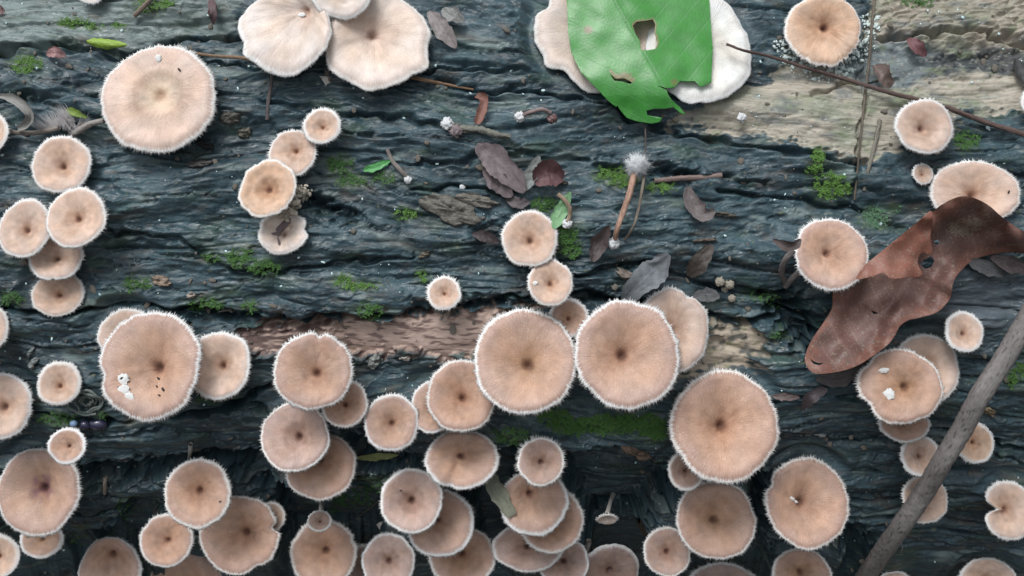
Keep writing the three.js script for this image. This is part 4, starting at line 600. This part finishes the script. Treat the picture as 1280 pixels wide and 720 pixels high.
function leafBump() { return lbm ||= bytesTexture(256, 128, (u, v) => { const e = ((u * 14 - Math.abs(v - 0.5) * 6) % 1 + 1) % 1; const f = 0.5 + 0.15 * fbm(u * 16, v * 8, 2) - 0.3 * ss(0.05, 0.01, Math.abs(v - 0.5)) - 0.1 * ss(0.15, 0, Math.min(e, 1 - e)); return [f, f, f]; }, false); }
const PU = [0.15, 0.115, 0.115], BR = [0.1, 0.08, 0.072], GY = [0.15, 0.155, 0.155];
blade('dry_leaf', 'grey oval leaf blade standing up behind the largest pair of caps', [[778, 378, 2], [800, 355, 5], [820, 336, 5], [836, 318, 3]], 17, [0.17, 0.185, 0.2], { cup: 0.15, rough: 0.7 });
blade('dry_leaf', 'dull purple-brown leaf curved like a bean, above the two grey-brown blades', [[860, 233, 3], [864, 252, 2], [880, 268, 2], [894, 264, 4]], 11, [0.14, 0.115, 0.115], { cup: 0.4 });
blade('dry_leaf', 'slim dark brown leaf left of the lower end of the fluffy-headed stalk', [[741, 327, 3], [748, 306, 2], [762, 282, 4]], 10, [0.085, 0.065, 0.062], { cup: 0.5 });
blade('dry_leaf', 'narrow brown leaf leaning above the pale pebbly crumbs', [[862, 346, 2], [874, 328, 3], [890, 306, 4]], 12, [0.1, 0.085, 0.075], { cup: 0.3 });
blade('dry_leaf', 'flat grey leaf beside the pale pebbly crumbs, just above the caps', [[866, 370, 1], [885, 369, 2], [900, 371, 1]], 9, [0.1, 0.1, 0.105], { cup: 0.1 });
blade('dry_leaf', 'broad lilac-grey dry leaf in the middle, lying lengthwise with a fold', [[596, 180, 2], [612, 194, 3], [634, 214, 4], [656, 240, 2]], 17, [0.18, 0.145, 0.15], { cup: 0.35 });
blade('dry_leaf', 'pale grey pointed leaf tip between the lilac leaf and the maroon one', [[657, 238, 2], [664, 218, 4], [674, 195, 6]], 9, [0.24, 0.26, 0.25], { cup: 0.2 });
blade('dry_leaf', 'crumpled maroon leaf right of the pale grey leaf tip', [[668, 228, 3], [684, 218, 5], [704, 224, 3]], 16, [0.14, 0.07, 0.075], { cup: 0.7 });
blade('dry_leaf', 'dark lilac leaf scrap under the lower end of the lilac-grey leaf', [[604, 212, 1], [622, 228, 2], [640, 246, 1.5]], 12, [0.13, 0.1, 0.105], { cup: 0.3 });
blade('dry_leaf', 'dusky purple scrap of leaf low beside the round cap with the moss', [[632, 246, 1], [648, 254, 2], [662, 252, 1]], 7, [0.11, 0.09, 0.095]);
blade('dry_leaf', 'dark plum leaf pressed under the bark left of the round cap', [[590, 292, 1], [606, 296, 1.5], [625, 303, 1]], 7, [0.075, 0.058, 0.06]);
blade('dry_leaf', 'pinkish grey dry leaf hanging right of the pale trio', [[536, 14, 6], [552, 36, 5], [570, 60, 3]], 11, [0.27, 0.235, 0.23], { cup: 0.4 });
blade('dry_leaf', 'light grey torn leaf piece beside the pinkish grey leaf at the top', [[552, 12, 4], [566, 18, 6], [580, 26, 3]], 10, [0.24, 0.24, 0.235], { cup: 0.2 });
blade('dry_leaf', 'small maroon leaf left of the pale trio at the top', [[264, -4, 2], [266, 14, 3], [267, 30, 2]], 6, [0.12, 0.075, 0.08]);
blade('dry_leaf', 'small brown folded leaf on the pale wood above the thin twig', [[1093, 82, 2], [1102, 94, 5], [1112, 110, 2]], 10, [0.17, 0.125, 0.11], { cup: 0.9 });
blade('dry_leaf', 'little crimson-brown leaf on the pale wood near the top right', [[1135, 48, 2], [1146, 58, 3], [1158, 70, 2]], 8, [0.17, 0.075, 0.08], { cup: 0.3 });
blade('dry_leaf', 'dark curled leaf in the crack at the right edge, above the thin twig', [[1270, 74, 1], [1274, 88, 3], [1286, 110, 1]], 8, [0.045, 0.045, 0.045], { cup: 0.6 });
blade('dry_leaf', 'dark mottled leaf flake beneath the right end of the curled brown leaf', [[1210, 326, 2], [1230, 334, 3], [1256, 344, 2]], 9, [0.1, 0.1, 0.105]);
blade('dry_leaf', 'deep brown leaf at the right edge just below the curled brown leaf', [[1238, 322, 3], [1262, 330, 4], [1292, 342, 3]], 10, [0.08, 0.062, 0.062], { cup: 0.3 });
blade('dry_leaf', 'dark brown curled leaf scrap at the left rim of the cap by the curled leaf', [[966, 300, 15], [980, 307, 17], [994, 306, 20], [1001, 299, 21]], 6, [0.085, 0.065, 0.062], { cup: 0.6 });
blade('dry_leaf', 'plum-grey shrivelled scrap below the tip of the big curled leaf', [[1002, 512, 1], [1014, 494, 4], [1034, 486, 2]], 8, [0.15, 0.125, 0.135], { cup: 0.8 });
blade('dry_leaf', 'flat dusky leaf scrap left of the plum-grey shrivelled one', [[965, 495, 1], [980, 496, 1.5], [1000, 497, 1]], 5, [0.14, 0.105, 0.1]);
blade('dry_leaf', 'dark leaf under the tip of the big curled leaf', [[1020, 474, 1], [1050, 472, 2], [1086, 452, 2]], 11, [0.075, 0.065, 0.065]);
blade('dry_leaf', 'rose-pink leaf scrap in the crack left of the ringed cap', [[58, 68, 2], [68, 65, 3], [82, 70, 2]], 7, [0.36, 0.2, 0.2]);
blade('dry_leaf', 'dusky pink scrap at the left edge near the top', [[-6, 10, 2], [0, 13, 2], [6, 14, 2]], 6, [0.2, 0.12, 0.12]);
blade('dry_leaf', 'dry grey-green leaf blade resting on a pinkish cap in the lower middle', [[607, 590, 0.5], [617, 606, 1.2], [628, 624, 1.2], [641, 645, 1.0]], 11, [0.19, 0.195, 0.145], { on: 'leafed', cup: 0.3, prof: (t) => 0.5 + 0.5 * Math.sin(Math.PI * clamp(t * 0.85 + 0.1)) });
blade('dry_leaf', 'narrow brownish leaf in the dark hollow beside the small right-hand cap', [[797, 645, 2], [803, 658, 3], [810, 672, 2]], 6, [0.1, 0.085, 0.07]);
blade('green_leaf', 'short bright green blade above the grey twig', [[454, 213, 1], [468, 209, 2], [488, 201, 3]], 5.5, [0.09, 0.34, 0.1], { rough: 0.45 });
blade('green_leaf', 'pale green blade behind the round cap with the moss', [[692, 286, 3], [700, 266, 4], [713, 240, 5]], 9, [0.2, 0.38, 0.19], { cup: 0.1, rough: 0.5 });
blade('green_bud', 'yellow-green bud-shaped leaf touching the top left of the ringed cap', [[108, 51, 3], [124, 53, 5], [158, 56, 6]], 6.5, [0.28, 0.42, 0.06], { cup: -0.8, rough: 0.5 });
blade('green_leaf', 'small yellow-green leaf by the grey fuzzy twig', [[82, 137, 2], [92, 140, 4], [109, 147, 2]], 4.5, [0.2, 0.3, 0.05], { cup: 0.4 });
blade('green_leaf', 'narrow yellow-green blade right of the half-covered cap', [[444, 573, 4], [470, 571, 4], [498, 569, 3]], 5, [0.22, 0.24, 0.09], { cup: 0.3 });
blade('curled_strip', 'curled grey strip of dry leaf near the left edge', [[0, 120, 4], [12, 122, 6], [28, 130, 8], [38, 144, 7], [34, 156, 5], [22, 161, 3]], 6, [0.26, 0.255, 0.24], { cup: 0.7, prof: (t) => 0.55 + 0.45 * Math.sin(Math.PI * t), cat: 'leaf' });
blade('reddish_curl', 'reddish brown curled scrap right of the orange twig end', [[596, 118, 2], [605, 124, 4], [602, 140, 4], [596, 155, 2]], 6, [0.24, 0.115, 0.09], { cup: 0.7, prof: (t) => 0.75 + 0.25 * Math.sin(Math.PI * t), cat: 'leaf scrap' });

// ---------------------------------------------------------------- twigs, stalks, threads
function stick(name, label, pts, r, col, o = {}) { // r in picture units (start, end)
  const c = new THREE.CatmullRomCurve3(pts.map(([x, y, z]) => new THREE.Vector3(...(o.flat ? at(x, y, z * 0.001) : above(x, y, z))))), n = o.n || 60, m = 14, g = new THREE.TubeGeometry(c, n, 1, m), q = g.attributes.position, p = new THREE.Vector3(), sd = rr(0, 99), uv = g.attributes.uv, L = c.getLength();
  for (let i = 0; i <= n; i++) { c.getPointAt(i / n, p); const k = mix(r[0], r[1], i / n) * S; for (let j = 0; j <= m; j++) { const x = i * (m + 1) + j, th = j / m * 6.2832, w = k * (1 + (o.rough ?? 0.1) * n3(Math.cos(th) * 1.2 + sd, Math.sin(th) * 1.2, i * 0.25 * 60 / n * (L / 0.05)) + (o.rough ?? 0.1) * 0.6 * n3(Math.cos(th) * 3, Math.sin(th) * 3 + sd, i * 0.9)); const f = new THREE.Vector3(p.x + (q.getX(x) - p.x) * w, p.y + (q.getY(x) - p.y) * w, p.z + (q.getZ(x) - p.z) * w); const v = W3(f.x, f.y, f.z); q.setXYZ(x, v.x, v.y, v.z); uv.setXY(x, i / n * L / 0.06, j / m); } }
  g.computeVertexNormals(); if (o.geo) return g;
  const k = mesh(name, g, std(lin(...col), o.gl ?? 0.8, { map: woodTex(), bumpMap: woodBump(), bumpScale: o.bump ?? 0.0003 }), o.parent); if (!o.parent) k.userData = { label, category: o.cat || 'twig' }; else rel(g, o.parent); return k;
}
let wt, wb; const wn = (u, v, k, s) => n3(Math.cos(v * 6.2832) * k + s, Math.sin(v * 6.2832) * k, u * 5);
function woodTex() { return wt ||= bytesTexture(512, 128, (u, v) => { const f = 0.88 + 0.08 * wn(u, v, 5, 2) + 0.12 * n3(Math.cos(v * 6.28) * 2, Math.sin(v * 6.28) * 2, u * 30) + 0.15 * wn(u * 0.4, v, 1, 8), d = 1 - 0.5 * ss(0.55, 0.75, n3(Math.cos(v * 6.28) * 3 + 4, Math.sin(v * 6.28) * 3, u * 12)); return [f * d, f * d, f * d]; }); }
function woodBump() { return wb ||= bytesTexture(512, 128, (u, v) => { const f = 0.5 + 0.25 * wn(u, v, 6, 3) + 0.15 * n3(Math.cos(v * 6.28) * 4, Math.sin(v * 6.28) * 4, u * 40); return [f, f, f]; }, false); }

stick('stick', 'thick grey-brown stick crossing the lower right corner over two caps', [[1070, 740, 13], [1100, 694, 19], [1128, 655, 22], [1154, 617, 23], [1180, 573, 23.5], [1203, 536, 23], [1226, 493, 22], [1248, 460, 20], [1300, 372, 17]], [13.8, 12.4], [0.235, 0.215, 0.208], { n: 140, rough: 0.06, cat: 'stick', bump: 0.0002 });
stick('twig', 'thin reddish brown twig slanting over the pale wood at the upper right', [[908, 55, 13], [926, 62, 12], [960, 70, 8], [1005, 84, 6], [1060, 100, 5], [1120, 118, 5], [1170, 130, 5], [1230, 152, 4], [1300, 174, 4]], [1.6, 3.6], [0.13, 0.085, 0.075], { n: 160, rough: 0.15 });
stick('twig', 'thin straw twig between the ringed cap and the pale trio', [[240, 66, 3], [268, 70, 3], [300, 72, 3], [330, 77, 4]], [2, 2.6], [0.3, 0.2, 0.13]);
stick('twig', 'tapering orange-brown twig sticking out under the right cream cap', [[505, 94, 4], [530, 100, 4], [560, 106, 3], [592, 112, 2]], [3, 1.2], [0.33, 0.2, 0.12]);
stick('twig', 'dark upright twig below the left cream-pink cap', [[341, 86, 4], [338, 110, 3], [335, 130, 3], [334, 150, 1]], [2.2, 2.6], [0.12, 0.1, 0.1]);
stick('twig', 'pale brown twig with a bent tip right of the green blade', [[484, 187, 3], [490, 200, 4], [500, 212, 4], [511, 224, 2]], [2.4, 3], [0.25, 0.22, 0.2]);
stick('twig', 'flat greyish pink stick lying right of the fluffy-headed stalk', [[818, 226, 1], [850, 223, 2], [880, 222, 2], [902, 219, 1]], [3, 4], [0.26, 0.19, 0.17]);
stick('twig', 'short light twig touching the green patch at the top left', [[168, 20, 2], [180, 8, 3], [200, -14, 3]], [3, 3], [0.25, 0.19, 0.15]);
stick('rootlet', 'fine rootlet hanging down over the pale wood left of the neat round cap', [[1095, -20, 2], [1090, 30, 2], [1086, 80, 2.5], [1081, 120, 1.5], [1076, 170, 1.5], [1072, 210, 1], [1068, 250, 1]], [2, 1.2], [0.2, 0.165, 0.13], { n: 120, rough: 0.2, cat: 'rootlet' });
stick('rootlet', 'pale fibrous root strip beside the lower part of the fine rootlet', [[1100, 150, 1], [1094, 180, 1], [1086, 210, 1], [1080, 238, 0.5]], [2.5, 2], [0.26, 0.24, 0.2], { cat: 'rootlet', rough: 0.25 });
stick('thin_stem', 'hair-thin upright stem between the green leaf tip and the fluffy head', [[806, 152, 5], [807, 175, 6], [806, 200, 6]], [1, 1], [0.13, 0.1, 0.1], { cat: 'stem' });
stick('twig', 'grey root bending behind the left rim of the cap by the curled leaf', [[992, 312, 6], [981, 326, 6], [977, 340, 4], [982, 354, 1]], [4, 3.4], [0.17, 0.15, 0.145]);
stick('twig', 'short stub of root below the cap by the curled leaf', [[1004, 336, 5], [992, 346, 4], [982, 358, 1]], [4, 3.2], [0.22, 0.2, 0.19]);
stick('twig', 'light wavy twig from the left edge to the grey fuzz', [[4, 162, 3], [24, 166, 4], [45, 166, 4], [60, 163, 4], [74, 160, 4]], [2.6, 3.4], [0.3, 0.255, 0.22]);
stick('twig', 'fuzzy pale twig reaching under the left of the ringed cap', [[92, 168, 3], [104, 160, 5], [116, 154, 6], [130, 151, 7]], [4.5, 3.4], [0.34, 0.315, 0.29]);
stick('grass_thread', 'thin pale thread slanting up from a bottom cap to the stepped caps', [[438, 655, 4], [450, 645, 4], [475, 625, 4]], [0.8, 0.8], [0.25, 0.24, 0.18], { cat: 'thread' });
stick('twig', 'mottled lichen-grey twig lying above the lilac-grey leaf', [[556, 158, 2], [575, 161, 3], [600, 162, 3], [620, 168, 3], [638, 171, 2]], [5, 3.4], [0.2, 0.2, 0.17], { rough: 0.35 });
stick('curled_tendril', 'small pale ring-shaped tendril beside the thick stick near the bottom', [[1117, 692, 1.5], [1110, 686, 2], [1113, 677, 3], [1122, 675, 3], [1128, 683, 2.5], [1126, 691, 2]], [1, 0.8], [0.4, 0.4, 0.39], { cat: 'tendril' });
stick('fleshy_nub', 'pale fleshy nub standing beside the half-disc cap at the bottom', [[733, 700, 3], [734, 688, 5], [736, 676, 6]], [3.4, 4.2], [0.45, 0.4, 0.37], { cat: 'mushroom bud' });
stick('fleshy_nub', 'thin pale stalk in the left hollow above the lower-left trio', [[131, 617, 1], [131, 606, 3], [132, 596, 4]], [2.4, 3], [0.34, 0.28, 0.24], { cat: 'mushroom bud' });
stick('fleshy_nub', 'little white stalk just above the topmost cap of the lower-left trio', [[236, 572, 2], [238, 563, 4], [238, 555, 5]], [2, 3], [0.5, 0.49, 0.46], { cat: 'mushroom bud' });

function fuzz(center, rad, n, len, mat, parent, name = 'white_fluff') { // a tangle of fine threads round a point
  const ps = [], ix = []; for (let i = 0; i < n; i++) { const d = new THREE.Vector3(rr(-1, 1), rr(-1, 1), rr(-0.4, 1)).normalize(), a = new THREE.Vector3(...center).addScaledVector(d, rad * Math.cbrt(rnd()) * (0.75 + 0.6 * n3(d.x * 1.5 + rad, d.y * 1.5, d.z * 1.5)) * S); d.add(new THREE.Vector3(rr(-0.8, 0.8), rr(-0.8, 0.8), rr(-0.5, 0.5))).normalize(); const b = a.clone().addScaledVector(d, len * S * rr(0.4, 1)), s = new THREE.Vector3(rr(-1, 1), rr(-1, 1), rr(-1, 1)).cross(d).normalize().multiplyScalar(0.00005), t = s.clone().cross(d), k = ps.length / 3; for (const q of [a.clone().add(s), a.clone().sub(s), a.clone().add(t), b]) W3(q.x, q.y, q.z).toArray(ps, ps.length); ix.push(k, k + 2, k + 3, k + 2, k + 1, k + 3, k + 1, k, k + 3); }
  const g = new THREE.BufferGeometry(); g.setAttribute('position', new THREE.Float32BufferAttribute(ps, 3)); g.setIndex(ix); g.computeVertexNormals(); if (parent) rel(g, parent); const m = mesh(name, g, mat, parent); return m;
}
function ball(center, r, mat, parent, name = 'white_bud') { const g = mergeVertices(new THREE.IcosahedronGeometry(1, 4).deleteAttribute('normal').deleteAttribute('uv')), q = g.attributes.position, sd = rr(0, 40); for (let i = 0; i < q.count; i++) { const x = q.getX(i), y = q.getY(i), z = q.getZ(i), k = r * S * (0.92 + 0.3 * n3(x * 1.7 + sd, y * 1.7, z * 1.7) + 0.1 * n3(x * 5, y * 5 + sd, z * 5)); const w = W3(center[0] + x * k, center[1] + y * k, center[2] + z * k * 0.7); q.setXYZ(i, w.x, w.y, w.z); } g.computeVertexNormals(); if (parent) rel(g, parent); return mesh(name, g, mat, parent); }
const fluffMat = std(lin(0.82, 0.84, 0.86), 0.9, { side: THREE.DoubleSide }), budMat = std(lin(0.6, 0.61, 0.62), 0.6);
{
  const t = thing('fluffy_stalk', 'slender orange-pink stalk with a white woolly head and a white bud at its foot', 'fungus stalk', world(above(767, 304, 0)));
  stick('stalk', '', [[768, 302, 3], [772, 285, 7], [780, 262, 9], [786, 245, 10], [791, 225, 11], [793, 215, 11]], [3, 4.4], [0.5, 0.31, 0.23], { parent: t });
  stick('thin_stalk', '', [[781, 300, 1], [792, 282, 4], [798, 262, 6], [803, 235, 8], [806, 215, 9]], [1.4, 2], [0.3, 0.25, 0.2], { parent: t });
  const c = above(796, 207, 11); ball(c, 6, fluffMat, t, 'head'); const f = fuzz(c, 13, 2400, 11, fluffMat, t, 'wool'); f.userData.kind = 'stuff'; ball(above(767, 304, 4), 7.5, budMat, t, 'bud');
}
{
  const t = thing('bud_stalk', 'short brown bent stalk with a white bud, beside the pale green blade', 'fungus stalk', world(above(710, 280, 0)));
  stick('stalk', '', [[698, 243, 5], [706, 250, 6], [712, 260, 7], [712, 270, 6], [709, 278, 5]], [2.6, 2.8], [0.34, 0.25, 0.18], { parent: t }); ball(above(709, 280, 4), 6.3, budMat, t, 'bud');
}
{
  const t = thing('bud_stalk', 'arched pinkish stalk with a white bud at its left end, in the upper middle', 'fungus stalk', world(above(665, 145, 0)));
  stick('stalk', '', [[652, 145, 4], [664, 140, 6], [678, 137, 6], [688, 141, 5]], [2.4, 2.8], [0.3, 0.23, 0.22], { parent: t }); ball(above(650, 146, 4), 7, budMat, t, 'bud'); ball(above(690, 148, 4), 6.5, std(lin(0.16, 0.09, 0.09), 0.45), t, 'withered_head');
}
{
  const t = thing('bud_cluster', 'white lumpy bud with a purplish base left of the lichen-grey twig', 'fungus', world(above(560, 158, 0)));
  ball(above(559, 155, 4), 8, budMat, t, 'white_bud'); ball(above(570, 164, 3), 8, std(lin(0.2, 0.16, 0.165), 0.6), t, 'base'); ball(above(574, 159, 4), 3.2, std(lin(0.03, 0.025, 0.025), 0.3), t, 'dark_pore');
}
ball(above(927, 147, 3), 6, budMat).userData = { label: 'round white bud on the pale wood below the white cap', category: 'mushroom bud' };
ball(above(510, 225, 3), 5, budMat).userData = { label: 'white ring-like bud at the lower end of the bent-tip twig', category: 'mushroom bud' };
ball(above(578, 234, 2), 4, budMat).userData = { label: 'small white bud above the flake of bark in the middle', category: 'mushroom bud' };
ant('behindLeaf', 1261, 240, 0.7, 1.2, 'black fleck near the right rim of the wide cap behind the curled leaf');
ant('trioA', 501, 613, 0.5, 0.4, 'tiny black fleck on the uppermost of three stepped caps');
ant('lowerA', 275, 627, 0.5, 0.3, 'tiny black fleck at the right rim of the lower-left trio\'s top cap');
{ // grey fuzz left of the ringed cap
  const ps = [], ix = []; for (let i = 0; i < 620; i++) { const k0 = Math.floor(rr(0, 7)), bx = [60, 70, 78, 84, 92, 99, 88][k0], by = [163, 160, 158, 160, 165, 164, 150][k0], an = [2.5, 2.2, 1.9, 1.2, 2.0, 1.0, 2.3][k0] + rr(-0.28, 0.28), d = new THREE.Vector3(Math.cos(an), Math.sin(an), rr(0, 0.5)).normalize(), p = new THREE.Vector3(...above(bx + rr(-6, 6), by + rr(-4, 4), 2 + rr(0, 2.5))), q = p.clone().addScaledVector(d, rr(8, 26) * S), w = new THREE.Vector3(-d.y, d.x, 0.3).multiplyScalar(0.00012), u = new THREE.Vector3(0, 0, 0.00018), n = ps.length / 3; for (const v of [p.clone().add(w), p.clone().sub(w), p.clone().add(u), q]) W3(v.x, v.y, v.z).toArray(ps, ps.length); ix.push(n, n + 2, n + 3, n + 2, n + 1, n + 3, n + 1, n, n + 3); }
  const g = new THREE.BufferGeometry(); g.setAttribute('position', new THREE.Float32BufferAttribute(ps, 3)); g.setIndex(ix); g.computeVertexNormals(); const f = mesh('grey_fuzz', g, std(lin(0.42, 0.4, 0.4), 0.95, { side: THREE.DoubleSide })); f.userData = { label: 'tuft of pale grey fuzz between the ringed cap and the left stack', category: 'fuzz', kind: 'thing' };
}
{ // lacy lichen
  const t = thing('lacy_lichen', 'lacy grey-green lichen rosette left of the white-blotched cap', 'lichen', world(above(108, 505, 0)));
  for (let k = 0; k < 9; k++) { const r0 = 4 + k * 2.0, a0 = rr(0, 6), pts = []; for (let i = 0; i < 7; i++) { const a = a0 + i * 0.6; pts.push([108 + Math.cos(a) * r0 * 1.15 + rr(-2, 2), 503 + Math.sin(a) * r0 * 0.75 + rr(-2, 2), 1.2 + rr(0, 1.5)]); } stick('lobe', '', pts, [1.6, 1.2], [0.22, 0.26, 0.24], { parent: t, n: 24, rough: 0.3 }); }
}
{ // beetle
  const t = thing('beetle', 'glossy blue-black beetle on the bark above a big lower-left cap', 'beetle', world(above(122, 530, 0)));
  const sh = std(lin(0.035, 0.035, 0.075), 0.22, { clearcoat: 0.6, clearcoatRoughness: 0.1 }), e = (px, py, a, b, c, name, mat) => { const p = above(px, py, 2.6), g = new THREE.SphereGeometry(1, 32, 20), q = g.attributes.position; for (let i = 0; i < q.count; i++) { const w = W3(p[0] + q.getX(i) * a * S, p[1] + q.getY(i) * b * S, p[2] + q.getZ(i) * c * S); q.setXYZ(i, w.x, w.y, w.z); } g.computeVertexNormals(); mesh(name, rel(g, t), mat, t); };
  e(122, 530, 13, 8, 8, 'wing_case', sh); e(106, 531, 7, 6.5, 6, 'thorax', sh); e(92, 529.5, 5, 4.5, 4, 'head', std(lin(0.25, 0.4, 0.6), 0.2, { clearcoat: 0.5 }));
  for (const [x, s] of [[104, 1], [112, 1], [126, 1], [104, -1], [112, -1], [126, -1]]) stick('leg', '', [[x, 530 + s * 4, 2], [x + 1, 530 + s * 10, 2.6], [x + 4, 530 + s * 14, 0.3]], [0.9, 0.6], [0.03, 0.03, 0.04], { parent: t, n: 10 });
}
{ // pale crumbs by the grey blade
  const spots = [[900, 352, 6], [912, 356, 6], [906, 362, 4.5], [915, 373, 5]]; const lb = ['upper left of the four pale pebbly crumbs', 'upper right of the four pale pebbly crumbs', 'smallest, middle one of the four pale pebbly crumbs', 'lowest of the four pale pebbly crumbs beside the flat grey leaf'];
  spots.forEach(([x, y, r], i) => { ball(above(x, y, 2), r, std(lin(0.3, 0.27, 0.22), 0.85), null, 'pale_crumb').userData = { label: lb[i], category: 'crumb', group: 'pale pebbly crumbs' }; });
}

// ---------------------------------------------------------------- moss
const mossMats = [lin(0.06, 0.155, 0.03), lin(0.105, 0.225, 0.04), lin(0.055, 0.14, 0.035), lin(0.11, 0.23, 0.13)].map(c => std(c, 0.7, { side: THREE.DoubleSide }));
function moss(label, blobs, kind = 0, len = 3.4, dens = 1) { // blobs: [px, py, rx, ry]
  const ps = [], ix = [];
  const leaf = (p, d, l, w) => { const s = new THREE.Vector3(-d.y, d.x, rr(-0.4, 0.4)).normalize(), k = ps.length / 3, m = p.clone().addScaledVector(d, l * 0.5); m.z += l * 0.15; const q = p.clone().addScaledVector(d, l); q.z -= l * 0.1; for (const v of [p, m.clone().addScaledVector(s, w), m.clone().addScaledVector(s, -w), q]) W3(v.x, v.y, v.z).toArray(ps, ps.length); ix.push(k, k + 1, k + 2, k + 1, k + 3, k + 2); };
  for (const [bx, by, rx, ry] of blobs) { const n = Math.max(5, Math.round(rx * ry * 0.46 * dens)); for (let i = 0; i < n; i++) { const a = rr(0, 6.283), r = Math.pow(rnd(), 0.65), x = bx + Math.cos(a) * rx * r, y = by + Math.sin(a) * ry * r; if (n2(x / 9 + 3, y / 7) < -0.3) continue; const p = new THREE.Vector3(...above(x, y, 0.2)), ang = rr(0, 6.283), dir = new THREE.Vector3(Math.cos(ang), Math.sin(ang) * 0.7, rr(0.35, 1)).normalize(), sl = len * S * rr(1, 2.2), m = 5; const sd = new THREE.Vector3(-dir.y, dir.x, 0).normalize();
      for (let k = 0; k <= m; k++) { const q = p.clone().addScaledVector(dir, sl * k / m), l = len * S * rr(0.45, 0.8) * (1.1 - 0.5 * k / m); for (const s of [-1, 1]) leaf(q, dir.clone().multiplyScalar(0.6).addScaledVector(sd, s).add(new THREE.Vector3(rr(-0.3, 0.3), rr(-0.3, 0.3), rr(-0.1, 0.4))).normalize(), l, l * 0.24); if (k === m) leaf(q, dir, l, l * 0.22); } } }
  const g = new THREE.BufferGeometry(); g.setAttribute('position', new THREE.Float32BufferAttribute(ps, 3)); g.setIndex(ix); g.computeVertexNormals(); const m = mesh('moss_patch', g, mossMats[kind]); m.userData = { label, category: 'moss', kind: 'thing' };
}
for (const q of MOSS) moss(...q);

// ---------------------------------------------------------------- uncountable specks and crumbs
function scatter(name, label, category, n, pick, make, mat) { const ps = [], ix = []; for (let i = 0; i < n; i++) { const [x, y] = pick(); const p = above(x, y, 0.1); make(new THREE.Vector3(...p), ps, ix); } const g = new THREE.BufferGeometry(); g.setAttribute('position', new THREE.Float32BufferAttribute(ps, 3)); g.setIndex(ix); g.computeVertexNormals(); const m = mesh(name, g, mat); m.userData = { label, category, kind: 'stuff' }; }
const ico = mergeVertices(new THREE.IcosahedronGeometry(1, 1).deleteAttribute('normal').deleteAttribute('uv'));
const speck = (r0, r1, flat) => (p, ps, ix) => { const r = mix(r0, r1, Math.pow(rnd(), 2.5)) * S, k = ps.length / 3, sx = rr(0.7, 1.6), sy = rr(0.6, 1.1), q = ico.attributes.position, sd = rr(0, 99), an = rr(0, 6.3), c = Math.cos(an), s = Math.sin(an); for (let i = 0; i < q.count; i++) { const w = 1 + 0.4 * n3(q.getX(i) * 1.4 + sd, q.getY(i) * 1.4, q.getZ(i) * 1.4), x = q.getX(i) * r * sx * w, y = q.getY(i) * r * sy * w; W3(p.x + x * c - y * s, p.y + x * s + y * c, p.z + q.getZ(i) * r * flat * w + r * 0.3).toArray(ps, ps.length); } for (const t of ico.index.array) ix.push(k + t); };
scatter('white_specks', 'tiny white mould specks strewn over the dark bark', 'specks', 620, () => { for (;;) { const x = rr(-40, 1320), y = rr(-40, 740); if (n2(x / 130 + 7, y / 70) > rr(-0.9, 0.5)) return [x, y]; } }, speck(0.4, 2.0, 0.6), std(lin(0.6, 0.77, 0.78), 0.7));
scatter('white_crumbs', 'white mealy crumbs under the frayed orange-tan cap', 'crumbs', 420, () => { const a = rr(-2.9, 0.35), r = rr(45, 66), x = 1030 + Math.cos(a) * r * 1.02, y = 36 - Math.sin(a) * r * 0.98; return [x + rr(-3, 3), y + rr(-3, 3)]; }, speck(0.5, 3, 0.9), std(lin(0.62, 0.7, 0.68), 0.8));
scatter('pale_crumbs', 'pale mealy crumbs between the yellowish cap and the folded one below', 'crumbs', 170, () => { const t = rnd(); return [mix(352, 386, t) + rr(-8, 8), mix(272, 236, t) + rr(-9, 9)]; }, (p, ps, ix) => { p.z += rr(0, 0.008); speck(1, 4.5, 0.9)(p, ps, ix); }, std(lin(0.55, 0.5, 0.42), 0.85));
scatter('bark_crumbs', 'small bark crumbs and wood chips littering the log', 'crumbs', 700, () => { for (;;) { const x = rr(-60, 1340), y = rr(-60, 760); if (n2b(x / 150, y / 60 + 3) > rr(-0.8, 0.7)) return [x, y]; } }, speck(0.8, 4.5, 0.35), std(lin(0.14, 0.125, 0.105), 0.9));

renderer.render(scene, camera);
